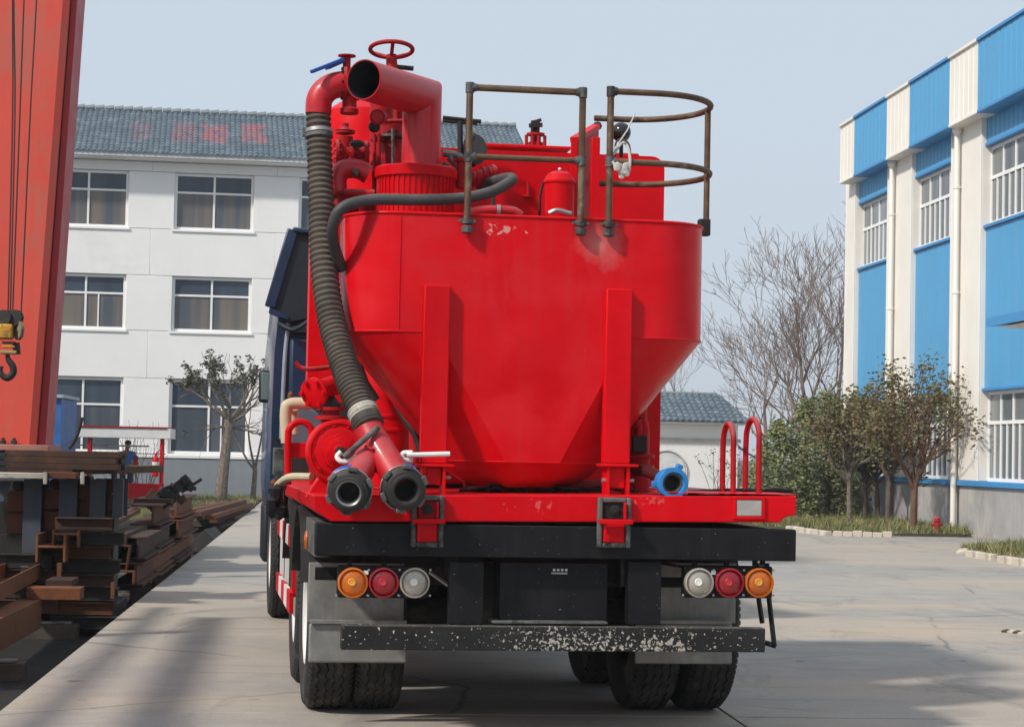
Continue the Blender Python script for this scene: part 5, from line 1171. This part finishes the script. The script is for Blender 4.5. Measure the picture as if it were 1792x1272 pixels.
for k in range(22):
    f = r4.random(); p = G.Y(262+f*62+r4.uniform(-8,8), 888-f*38+r4.uniform(-10,10), 26.5); MB().obox(p, (r4.uniform(.08,.2), r4.uniform(.1,.3), r4.uniform(.05,.13)), Matrix.Rotation(r4.uniform(-1,1), 3, 'Y') @ Matrix.Rotation(r4.uniform(-1,1), 3, 'Z')).build('lump', (darkst, rust2)[k % 2], mc_, bev=.01)
MB().tube([G.Y(316, 862, 26.5), G.Y(353, 838, 26.5)], .02, 8).build('rod', darkst, mc_)
MB().tube(smooth_path([G.Y(268,870,26.4), G.Y(285,856,26.4), G.Y(300,850,26.4)], 5), .02, 8).build('cable', darkst, mc_)
MB().beam(G.Y(311, 856, 26.4), G.Y(318, 866, 26.4), .04, .03).build('white_tag', whitem, mc_)
# tilted dark angle plate + low far pile
an = MB(); p = [G.Z(322, 962, -.25), G.Z(395, 965, -.25), G.Y(352, 925, 30)]; p[2] = Vector(((p[0].x+p[1].x)/2, (p[0].y+p[1].y)/2, G.Y(352,925,(p[0].y+p[1].y)/2).z))
an.prism(p, (.1, 1.2, 0)); o = an.build('angle_plate', darkst, None, bev=.01); place(o, G); tag(o, 'dark triangular folded plate lying between pile and slab edge', 'steel plate')
for k, (px0, py0, px1, py1, z, m) in enumerate(((298, 905, 385, 884, .03, rust2), (312, 901, 400, 881, .12, rust), (330, 903, 412, 881, .10, rustor), (345, 899, 425, 879, .22, rust), (352, 906, 428, 884, .04, rust2), (368, 905, 436, 884, .13, rustor), (374, 911, 440, 888, .0, rust))):
    a_, b_ = G.Z(px0, py0, z), G.Z(px1, py1, z)
    o = MB().beam(Vector((a_.x, a_.y, z)), Vector((b_.x, b_.y, z+.02)), .17, .10).build('steel_section', m, None, bev=.01); place(o, G)
    tag(o, 'rusty section in the low far pile, %s' % ('leftmost, on the ground', 'second from left', 'middle one, more orange', 'topmost', 'dark one under the topmost', 'orange one near the slab', 'rightmost, against the slab edge')[k], 'steel section', 'sections in the low far pile')
o = MB().box(-3.4, -2.2, 33.5, 34.5, -.3, .02).build('scrap_box', darkst, None, bev=.02); place(o, G); tag(o, 'dark low steel box lying before the low far pile', 'scrap metal')

# unseen beams on posts, added left of the frame to shade the slab in long bands
kx, ky = TOSUN.x/TOSUN.z, TOSUN.y/TOSUN.z
cw = thing('shadow_caster', 'two added beams on posts left of the frame, casting shadow bands on the slab', 'shadow_caster', G)
for (pa, pb, hgt, wd, y_end) in (((368, 1080), (262, 1272), 2.2, .25, None), ((282, 1062), (118, 1215), 2.2, .11, None)):
    ga, gb = G.Z(*pa), G.Z(*pb); off = G.I @ Vector((kx*hgt, ky*hgt, 0)); a_, b_ = ga+off, gb+off; d_ = (b_-a_).normalized()
    b2_ = b_+d_*6; MB().beam(Vector((a_.x, a_.y, hgt)), Vector((b2_.x, b2_.y, hgt)), wd, .12).build('beam', orange, cw, bev=.01)
    for q in (.1, .95): p = a_.lerp(b2_, q); MB().box(p.x-.08, p.x+.08, p.y-.08, p.y+.08, -.32, hgt-.062).build('post', orange, cw)

# ================================================================ kiosk, person, blue shed
K = 54; k_ = lambda px, py, y=K: G.Y(px, py, y)
ks_ = thing('crane_operator_booth', 'open red framed booth with white roof fascia in front of office block', 'booth', G)
a_, b_ = k_(137, 747), k_(299, 768); MB().box(a_.x, b_.x, K-.1, K+1.6, b_.z, a_.z).build('fascia', whitem, ks_, bev=.01)
MB().box(a_.x+.05, b_.x-.1, K-.13, K+1.6, a_.z+.003, a_.z+.04).build('roof_edge', redold, ks_)
for px in (155, 282):
    x_ = k_(px, 800).x
    for yy_ in (K, K+.45): MB().box(x_-.035, x_+.035, yy_, yy_+.07, -.02, b_.z-.003).build('post', red, ks_)
for z in (1.45,): MB().box(k_(155,0).x, k_(282,0).x, K+.02, K+.05, z-.02, z+.02).build('cross_rail', greyp, ks_)
a_, b_ = k_(208, 845), k_(286, 885); MB().box(a_.x, b_.x, K-.05, K-.01, -.05, a_.z).build('front_panel', red, ks_, bev=.01)
a_, b_ = k_(211, 854), k_(220, 868); MB().box(a_.x, b_.x, K-.062, K-.052, b_.z, a_.z).build('notice_paper', whitem, ks_)
fe = k_(272, 815, K-.15)
ft = MB().lathe([(.0,-.27),(.07,-.27),(.085,-.25),(.085,.15),(.06,.22),(.03,.25),(.03,.30)], fe, (0,0,1), 20).build('fire_extinguisher', red, None); place(ft, G)
tag(ft, 'red fire extinguisher hanging on the booth corner post', 'fire extinguisher')
MB().lathe([(.087,-.12),(.087,.10)], fe, (0,0,1), 20).build('paper_label', whitem, ft)
MB().beam(fe+Vector((0,0,.30)), fe+Vector((.10,0,.40)), .03, .03).build('handle', redold, ft)
# person
def grow(name, joints, edges, m, parent=None):
    bm = bmesh.new(); ly = bm.verts.layers.skin.verify(); vs = [bm.verts.new(j[0]) for j in joints]
    for a_, b_ in edges: bm.edges.new((vs[a_], vs[b_]))
    for v, j in zip(vs, joints): v[ly].radius = (j[1], j[2] if len(j) > 2 else j[1])
    vs[0][ly].use_root = True
    me = bpy.data.meshes.new(name); bm.to_mesh(me); bm.free(); me.materials.append(m)
    for p in me.polygons: p.use_smooth = True
    o = bpy.data.objects.new(name, me); C.objects.link(o); o.parent = parent
    s_ = o.modifiers.new('skin', 'SKIN'); s_.use_smooth_shade = True; b = o.modifiers.new('sub', 'SUBSURF'); b.levels = 2; b.render_levels = 2; return o
px_ = k_(222, 800, K+.7); bx, by = px_.x, K+.7; topz = k_(220, 772, K+.7).z
pr_ = thing('person', 'person in blue jacket with black hair standing inside the red booth', 'person', G, (bx, by, 0))
H_ = topz/1.72
J = lambda x, y_, z: Vector((x*H_, y_*H_, z*H_))
body = [(J(0,0,.95), .11*H_, .09*H_), (J(0,0,1.15), .12*H_, .09*H_), (J(0,0,1.36), .13*H_, .09*H_), (J(0,0,1.47), .055*H_), (J(.01,-.01,1.54), .06*H_), (J(.02,-.02,1.62), .085*H_, .095*H_), (J(.02,-.02,1.69), .05*H_),
        (J(-.19,0,1.38), .055*H_), (J(-.24,-.04,1.12), .043*H_), (J(-.14,-.24,1.02), .034*H_), (J(-.08,-.32,1.03), .03*H_),
        (J(.19,0,1.38), .055*H_), (J(.25,-.06,1.12), .043*H_), (J(.20,-.28,1.10), .034*H_), (J(.16,-.36,1.12), .03*H_),
        (J(-.10,0,.88), .085*H_), (J(-.11,-.02,.48), .06*H_), (J(-.11,.02,.09), .045*H_), (J(-.12,-.13,.04), .035*H_),
        (J(.10,0,.88), .085*H_), (J(.12,-.02,.48), .06*H_), (J(.13,.02,.09), .045*H_), (J(.14,-.13,.04), .035*H_)]
be = [(0,1),(1,2),(2,3),(3,4),(4,5),(5,6),(2,7),(7,8),(8,9),(9,10),(2,11),(11,12),(12,13),(13,14),(0,15),(15,16),(16,17),(17,18),(0,19),(19,20),(20,21),(21,22)]
grow('body', body, be, skin, pr_)
j2 = lambda ids, e: [(body[i][0], body[i][1]+e, (body[i][2] if len(body[i]) > 2 else body[i][1])+e) for i in ids]
grow('jacket', j2([0,1,2,3,7,8,9,11,12,13], .016), [(0,1),(1,2),(2,3),(2,4),(4,5),(5,6),(2,7),(7,8),(8,9)], shirt, pr_)
grow('trousers', j2([0,15,16,17,19,20,21], .014), [(0,1),(1,2),(2,3),(0,4),(4,5),(5,6)], trous, pr_)
MB().ball(J(.02,.02,1.675), .098*H_, 14, (.95,1.0,.85)).build('hair', hairm, pr_)
for sx in (-.03, .055): MB().ball(J(.0+sx,-.115,1.615), .012*H_, 6).build('eye', hairm, pr_)
MB().ball(J(.012,-.125,1.59), .014*H_, 6, (.8,1,1.3)).build('nose', skin, pr_)
a_, b_ = k_(234, 797, K+.3), k_(241, 815, K+.3); o = MB().box(a_.x, b_.x, K+.3, K+.4, b_.z, a_.z).build('control_box', redold, None, bev=.03); place(o, G); tag(o, 'small dull red control box beside the person in the booth', 'control box')
a_ = G.Y(-30, 692, 50); b_ = G.Y(108, 692, 50)
sd = thing('blue_shed', 'bright blue shed partly hidden behind the orange crane leg', 'shed', G)
MB().box(a_.x-1, b_.x, 50, 53, -.3, G.Y(90, 697, 50).z).build('wall', mat('deep_blue_sheet', (.02,.12,.36), .5, var=.1), sd)
MB().box(a_.x-1.1, b_.x+.05, 49.9, 53.1, G.Y(90, 696, 50).z+.003, G.Y(90, 690, 50).z).build('roof', mat('pale_blue_cap', (.35,.45,.55), .5), sd)
o = MB().tube(smooth_path([G.Y(120,785,33), G.Y(132,768,33), G.Y(140,745,33), G.Y(143,730,33)], 5), .03, 8).build('dark_rod', darkst, None); place(o, G); tag(o, 'dark curved rod rising behind the beam stack near the booth', 'rod')

# ================================================================ vegetation
def branch(mb, p, d, L_, r, lev, tips, rn, spread=.6, shrink=.72, kids=(2, 3), sides=5, up=.12, wob=.18, minr=.004):
    n = 4; P_ = [p]; rs = [r]; q = p.copy(); dd = d.normalized()
    for i in range(n):
        dd = (dd+Vector((rn.gauss(0, wob), rn.gauss(0, wob), rn.gauss(0, wob)+up))*.5).normalized(); q = q+dd*(L_/n); P_.append(q.copy()); rs.append(max(minr, r*(1-.45*(i+1)/n)))
    mb.tube(P_, rs, sides if lev > 1 else 3, caps=False)
    if lev <= 0: tips.append((q, dd)); return
    if lev <= 1: tips.append((P_[2], dd))
    for k in range(rn.randint(*kids)+(1 if lev > 2 else 0)):
        j = rn.choice((2, 3, 4, 4)); a_ = rn.uniform(0, 2*PI); u, v = perp(dd); e = rn.uniform(.5, 1.2)*spread
        nd_ = (dd+(u*math.cos(a_)+v*math.sin(a_))*e).normalized()
        branch(mb, P_[j], nd_, L_*shrink*rn.uniform(.75, 1.15), rs[j]*.72, lev-1, tips, rn, spread, shrink, kids, sides, up, wob, minr)
def leaves(mb, c, n, R_, size, rn, sc=(1, 1, 1)):
    for _ in range(n):
        v = Vector((rn.gauss(0, 1), rn.gauss(0, 1), rn.gauss(0, 1))); v = v.normalized()*R_*rn.random()**.5; p = c+Vector((v.x*sc[0], v.y*sc[1], v.z*sc[2]))
        a_ = Vector((rn.gauss(0, 1), rn.gauss(0, 1), rn.gauss(0, 1))).normalized(); u, w_ = perp(a_); s_ = size*rn.uniform(.6, 1.4)
        mb.add([p-u*s_*.5, p+w_*s_*.28, p+u*s_*.5, p-w_*s_*.28], [(0, 1, 2, 3)])
def tree(name, label, fr, px, py, y_, build, mtrunk, mleaf, group=None, z0=-.05):
    b = fr.Y(px, py, y_); o = thing(name, label, 'tree', fr, (b.x, y_, z0), 0, group); mbt, mbl = MB(), MB(); build(mbt, mbl)
    mbt.build('trunk', mtrunk, o, raw=True)
    if mbl.f: c = mbl.build('crown', mleaf, o, raw=True)
    return o
# left tree with tufts
r5 = random.Random(21)
def t1(mt, ml):
    tips = []; mt.tube([Vector((-.08,0,0)), Vector((-.02,0,.7)), Vector((.05,0,1.5)), Vector((.12,0,2.25))], [.20,.155,.14,.13], 10, caps=False)
    for k in range(9):
        a_ = 2*PI*k/9+r5.uniform(-.2,.2); e = r5.uniform(.55, 1.5); branch(mt, Vector((.12,0,2.15+r5.uniform(-.15,.1))), Vector((math.cos(a_)*e, math.sin(a_)*e, r5.uniform(.4,1.15))), r5.uniform(.75,1.0), .05, 3, tips, r5, .55, .68, (2,3), 5, .10, .2, .006)
    for k in range(5):
        a_ = r5.uniform(0, 6.28); branch(mt, Vector((.1,0,2.05)), Vector((math.cos(a_), math.sin(a_)*.6, r5.uniform(-.35,.15))), r5.uniform(.6,.9), .028, 2, tips, r5, .5, .7, (2,2), 4, -.02, .2, .005)
    for p, d in tips:
        if p.z > 3.1 and r5.random() < .42 or r5.random() < .07: leaves(ml, p, 18, .13, .09, r5)
tree('pollarded_tree', 'grey barked pollarded tree with sparse leaf tufts before the office block', G, 390, 875, 57, t1, bark, leafd)
def t2(mt, ml):
    tips = []; mt.tube([Vector((0,0,0)), Vector((.03,0,.5)), Vector((.05,0,.95))], [.085,.07,.06], 8, caps=False)
    for d in ((-.25,0,1), (.12,0,1), (-.8,.1,.9)): branch(mt, Vector((.05,0,.9)), Vector(d), 1.15, .038, 3, tips, r5, .4, .75, (1,2), 5, .25, .12, .006)
    for p, d in tips:
        if r5.random() < .12: leaves(ml, p, 6, .1, .07, r5)
tree('young_tree', 'thin forked young tree with pale bark right of the pollarded tree', G, 442, 876, 57.5, t2, bark, leafd)
def t3(mt, ml):
    for k in range(26):
        a_ = r5.uniform(0, 2*PI); e = r5.uniform(.1,.55); tips = []; branch(mt, Vector((r5.uniform(-.5,.5),0,0)), Vector((math.cos(a_)*e, math.sin(a_)*e*.6, 1)), r5.uniform(.9,1.25), .014, 1, tips, r5, .35, .75, (2,3), 4, .1, .1, .005)
o = tree('bare_shrub', 'leafless twiggy shrub behind the booth roof', G, 225, 880, 56.5, t3, barkd, leafd)
o['category'] = 'shrub'
# tall bare trees at right
r6 = random.Random(5)
def t4(seed, hgt, lean, n=7, lv=5):
    rn = random.Random(seed)
    def f(mt, ml):
        tips = []; H0 = hgt*.30; mt.tube([Vector((0,0,0)), Vector((lean*.1,0,H0*.5)), Vector((lean*.25,0,H0))], [.2,.16,.14], 8, caps=False)
        branch(mt, Vector((lean*.25,0,H0)), Vector((lean*.15,0,1)), hgt*.25, .085, lv+1, tips, rn, .6, .76, (2,2), 5, .14, .15, .0075)
        for k in range(n):
            a_ = 2*PI*k/n+rn.uniform(-.4,.4); e = rn.uniform(.6,1.3)
            branch(mt, Vector((lean*.2,0,H0*rn.uniform(.55,1.05))), Vector((math.cos(a_)*e, math.sin(a_)*e, rn.uniform(.5,1.2))), hgt*rn.uniform(.17,.23), .05, lv, tips, rn, .6, .76, (2,2), 5, .13, .16, .0075)
    return f
tree('bare_tree', 'tall leafless tree with reddish twigs left of the factory hall, largest one', G, 1400, 880, 70, t4(5, 9.4, .5, 8), barkp, leafd, 'bare trees left of the hall')
tree('bare_tree', 'tall leafless tree half hidden behind the factory hall corner', G, 1462, 880, 72, t4(9, 9.8, .3, 6), barkp, leafd, 'bare trees left of the hall')
tree('bare_tree', 'lower leafless tree beside the gatehouse roof, in front of the sky', G, 1340, 880, 74, t4(14, 6.6, -.2, 6, 4), barkp, leafd, 'bare trees left of the hall')
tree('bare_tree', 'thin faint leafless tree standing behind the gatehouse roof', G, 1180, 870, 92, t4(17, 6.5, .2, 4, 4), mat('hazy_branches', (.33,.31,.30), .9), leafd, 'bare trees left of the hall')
# cedars
def conifer(seed, hgt, w_):
    rn = random.Random(seed)
    def f(mt, ml):
        mt.tube([Vector((0,0,0)), Vector((0,0,hgt*.95))], [.07,.01], 6, caps=False)
        for k in range(int(95*hgt)):
            z = .1+(hgt-.1)*rn.random(); a_ = rn.uniform(0, 2*PI); rad = w_*(1-(z/hgt)**1.6)*rn.uniform(.35, 1.12)+.08
            p = Vector((rad*math.cos(a_), rad*math.sin(a_), z)); 
            if k % 3 == 0: mt.tube([Vector((0,0,z*.92)), p], [.015,.004], 3, caps=False)
            leaves(ml, p, 20, .20, .085, rn, (.8, .8, 1.3))
    return f
for px, y_, hh, w_, s_, lb in ((1362, 49, 2.35, 1.0, 1, 'bushy green cedar beside the red hoops, leftmost of the cedars'), (1410, 51, 2.9, 1.15, 2, 'bushy green cedar second from the left'), (1448, 50, 3.0, 1.0, 3, 'tall green cedar third from the left, before the bare trees'), (1496, 52, 3.1, 1.0, 4, 'dark green cedar next to the hall corner, rightmost of the cedars')):
    tree('cedar', lb, G, px, 905, y_, conifer(s_, hh, w_), barkd, leafc, 'cedars left of the hall')
def sapling(seed, hgt, crown_z, cr, nl, lean=0, cz=None):
    rn = random.Random(seed)
    def f(mt, ml):
        tips = []; mt.tube([Vector((0,0,0)), Vector((lean*.3,0,crown_z*.6)), Vector((lean*.6,0,crown_z))], [.035*hgt/1.6,.03*hgt/1.6,.026*hgt/1.6], 8, caps=False)
        for k in range(8):
            a_ = 2*PI*k/8+rn.uniform(-.4,.4); e = rn.uniform(.1,1.0)
            branch(mt, Vector((lean*.6,0,crown_z*rn.uniform(.75,1.0))), Vector((math.cos(a_)*e, math.sin(a_)*e, rn.uniform(.5,1.1))), hgt*.27, .022*hgt/1.6, 3, tips, rn, .6, .7, (2,2), 4, .1, .2, .005)
        cc = crown_z+(hgt-crown_z)*.5
        for k in range(60):
            v = Vector((rn.gauss(0,1), rn.gauss(0,1), rn.gauss(0,1))).normalized()*rn.uniform(.45,1.0); p = Vector((lean+v.x*cr*.78, v.y*cr*.78, cc+v.z*(hgt-crown_z)*.52))
            mt.tube([Vector((lean*.6+v.x*.1, v.y*.1, p.z*.8)), (p+Vector((lean*.6,0,p.z*.8)))*.5+Vector((0,0,.05)), p], [.011,.008,.004], 4, caps=False); leaves(ml, p, nl, .20, .08, rn, (1,1,1.2))
        for p, d in tips:
            if rn.random() < .7: leaves(ml, p, nl*2, .27*hgt/3.5, .085, rn, (1,1,1.15))
    return f
tree('small_leafy_tree', 'brownish green leafy tree with one clean trunk beside the hydrant', G, 1598, 934, 43.3, sapling(31, 3.9, 1.15, 1.2, 15, .05), mat('reddish_bark', (.15,.085,.055), .9, var=.2), leafb, 'small leafy trees before the hall')
for i, (px, y_, hh, s_, cz, lb) in enumerate(((1487, 47.5, 3.2, 41, 1.25, 'young brown green tree with pale straight stem, leftmost in the verge'), (1515, 48.5, 3.0, 42, 1.1, 'young tree with knobbly stem, second from left in the verge'), (1537, 48.0, 3.0, 43, 1.2, 'young tree with thin stem, third from left in the verge'), (1553, 46.6, 3.1, 44, 1.3, 'young tree just left of the tallest leafy tree'))):
    tree('small_leafy_tree', lb, G, px, 915, y_, sapling(s_, hh, cz, .9, 12, rnd.uniform(-.15,.15)), bark if i == 0 else barkd, leafb, 'small leafy trees before the hall')
rt_ = random.Random(3)
def t6(mt, ml):
    for k in range(14):
        tips = []; branch(mt, Vector((rt_.uniform(-.4,.4),0,0)), Vector((rt_.uniform(-.5,.5), rt_.uniform(-.3,.3), 1)), 1.0, .012, 1, tips, rt_, .4, .7, (2,2), 4, .1, .15, .005)
        for p, d in tips: leaves(ml, p, 5, .1, .07, rt_)
o = tree('thin_shrub', 'thin dark shrub by the gatehouse wall seen between the red hoops', G, 1262, 872, 60, t6, barkd, leafd); o['category'] = 'shrub'
# verges, grass, kerbs
def verge(name, poly, z=.06):
    mb = MB().prism([(x, y_, -.2) for x, y_ in poly], (0, 0, .2+z)); o = mb.build(name, soil, None); place(o, G); struct(o); return o
p1, p2, p3 = G.Z(1330, 915), G.Z(1565, 938), G.Z(1720, 941)
va = [(p1.x-1.5, p1.y+1.3), (G.Z(1395,929).x, G.Z(1395,929).y), (p2.x, p2.y), (G.Z(1700,940).x, G.Z(1700,940).y), (HX-.05, 42.4), (HX-.05, 58), (p1.x-1.5, 58)]
verge('planting_verge', va)
q1, q2_ = G.Z(1683, 966), G.Z(1792, 988)
vb_ = [(q1.x, q1.y), (q2_.x, q2_.y), (q2_.x+3, q2_.y-2.6), (q2_.x+4.5, q2_.y+2.5), (q1.x+1.0, q1.y+1.2), (q1.x+.15, q1.y+.5)]
verge('grass_island', vb_)
verge('left_lawn', [(-14, 52.6), (-1.9, 52.6), (-1.9, 61), (-14, 64)], .05)
verge('lawn_edge', [(-14, 44.8), (-2.6, 44.8), (-2.6, 52.5), (-14, 52.5)], -.08)
def inside(x, y_, poly):
    c = False; j = len(poly)-1
    for i in range(len(poly)):
        if (poly[i][1] > y_) != (poly[j][1] > y_) and x < (poly[j][0]-poly[i][0])*(y_-poly[i][1])/(poly[j][1]-poly[i][1])+poly[i][0]: c = not c
        j = i
    return c
def grass(poly, n, h0, h1, z, seed, clump=1.0):
    rn = random.Random(seed); mb = MB(); xs_ = [p[0] for p in poly]; ys_ = [p[1] for p in poly]; k = 0
    while k < n:
        x, y_ = rn.uniform(min(xs_), max(xs_)), rn.uniform(min(ys_), max(ys_))
        if not inside(x, y_, poly): continue
        hs = h0+(h1-h0)*(.5+.5*math.sin(x*2.1+math.sin(y_*1.7)*2))*rn.random()
        for _ in range(5):
            a_ = rn.uniform(0, 2*PI); xx, yy_ = x+rn.gauss(0,.05), y_+rn.gauss(0,.05); l = hs*rn.uniform(.5,1.1); w_ = .012; lx, ly = rn.gauss(0,.35)*l, rn.gauss(0,.35)*l
            mb.add([(xx-w_*math.cos(a_), yy_-w_*math.sin(a_), z), (xx+w_*math.cos(a_), yy_+w_*math.sin(a_), z), (xx+lx, yy_+ly, z+l)], [(0, 1, 2)]); k += 1
    o = mb.build('grass', grassm, None, raw=True); place(o, G); o['kind'] = 'stuff'; return o
grass(va, 30000, .08, .28, .05, 1); grass(vb_, 14000, .10, .30, .05, 2); grass([(-13, 53), (-1.9, 53), (-1.9, 60), (-13, 60)], 16000, .08, .25, .04, 3); grass([(-8, 44.8), (-3, 44.8), (-3, 52.5), (-8, 52.5)], 12000, .06, .22, -.09, 4)
kb = thing('kerb', 'x', 'x'); del kb['label']; del kb['category']; struct(kb); place(kb, G)
def kerb(a_, b_, n):
    for i in range(n):
        p, q_ = a_.lerp(b_, (i+.01)/n), a_.lerp(b_, (i+.99)/n); v = q_-p; e = rnd.uniform(-.012, .012)
        o = MB().box(0, v.length, -.07, .07, -.1, .10).build('kerb_stone', kerbm, kb, bev=.015); o.location = (p.x, p.y+e, e); o.rotation_euler = (rnd.uniform(-.03,.03), 0, math.atan2(v.y, v.x))
kerb(G.Z(1380, 929), G.Z(1450, 937), 3); kerb(G.Z(1458, 937), G.Z(1562, 940), 6)
kerb(G.Z(1696, 974), G.Z(1740, 980), 2); kerb(G.Z(1752, 984), G.Z(1830, 996), 3)
o = MB().ball(G.Z(1690, 968), .13, 10, (1.3, 1, .7)).build('rubble_stone', kerbm, None); place(o, G); tag(o, 'pale stone at the left tip of the grass island', 'stone')
for k, (px, py) in enumerate(((1762, 1106), (1772, 1107), (1782, 1108), (1790, 1110))):
    o = MB().ball(G.Z(px, py), .045, 7, (1.3, .9, .7)).build('pebble', kerbm if k % 2 else soil, None); place(o, G); tag(o, 'small pebble at the right frame edge, %s of the row' % ('leftmost', 'second', 'third', 'rightmost')[k], 'stone', 'pebbles on the concrete')
# hydrant
hc = G.Z(1655, 939); hy_ = thing('fire_hydrant', 'small red fire hydrant at the foot of the hall wall', 'fire hydrant', G, (hc.x, hc.y+.6, 0))
MB().lathe([(.13,0),(.13,.03),(.085,.035),(.085,.36),(.11,.365),(.11,.39),(.09,.40),(.08,.46),(.04,.50),(.0,.51)], (0,0,.02), (0,0,1), 20).build('barrel', redold, hy_)
MB().lathe([(.05,-.15),(.055,-.12),(.04,-.12),(.04,.12),(.055,.12),(.05,.15)], (0,0,.30), (1,0,0), 14).build('side_outlets', redold, hy_)
MB().lathe([(.045,-.14),(.06,-.13),(.05,-.09),(.045,0)], (0,0,.30), (0,1,0), 14).build('front_outlet', redold, hy_)
MB().lathe([(.02,0),(.02,.05)], (0,0,.52), (0,0,1), 5).build('top_nut', redold, hy_)
hy_.scale = (.72, .72, .72)
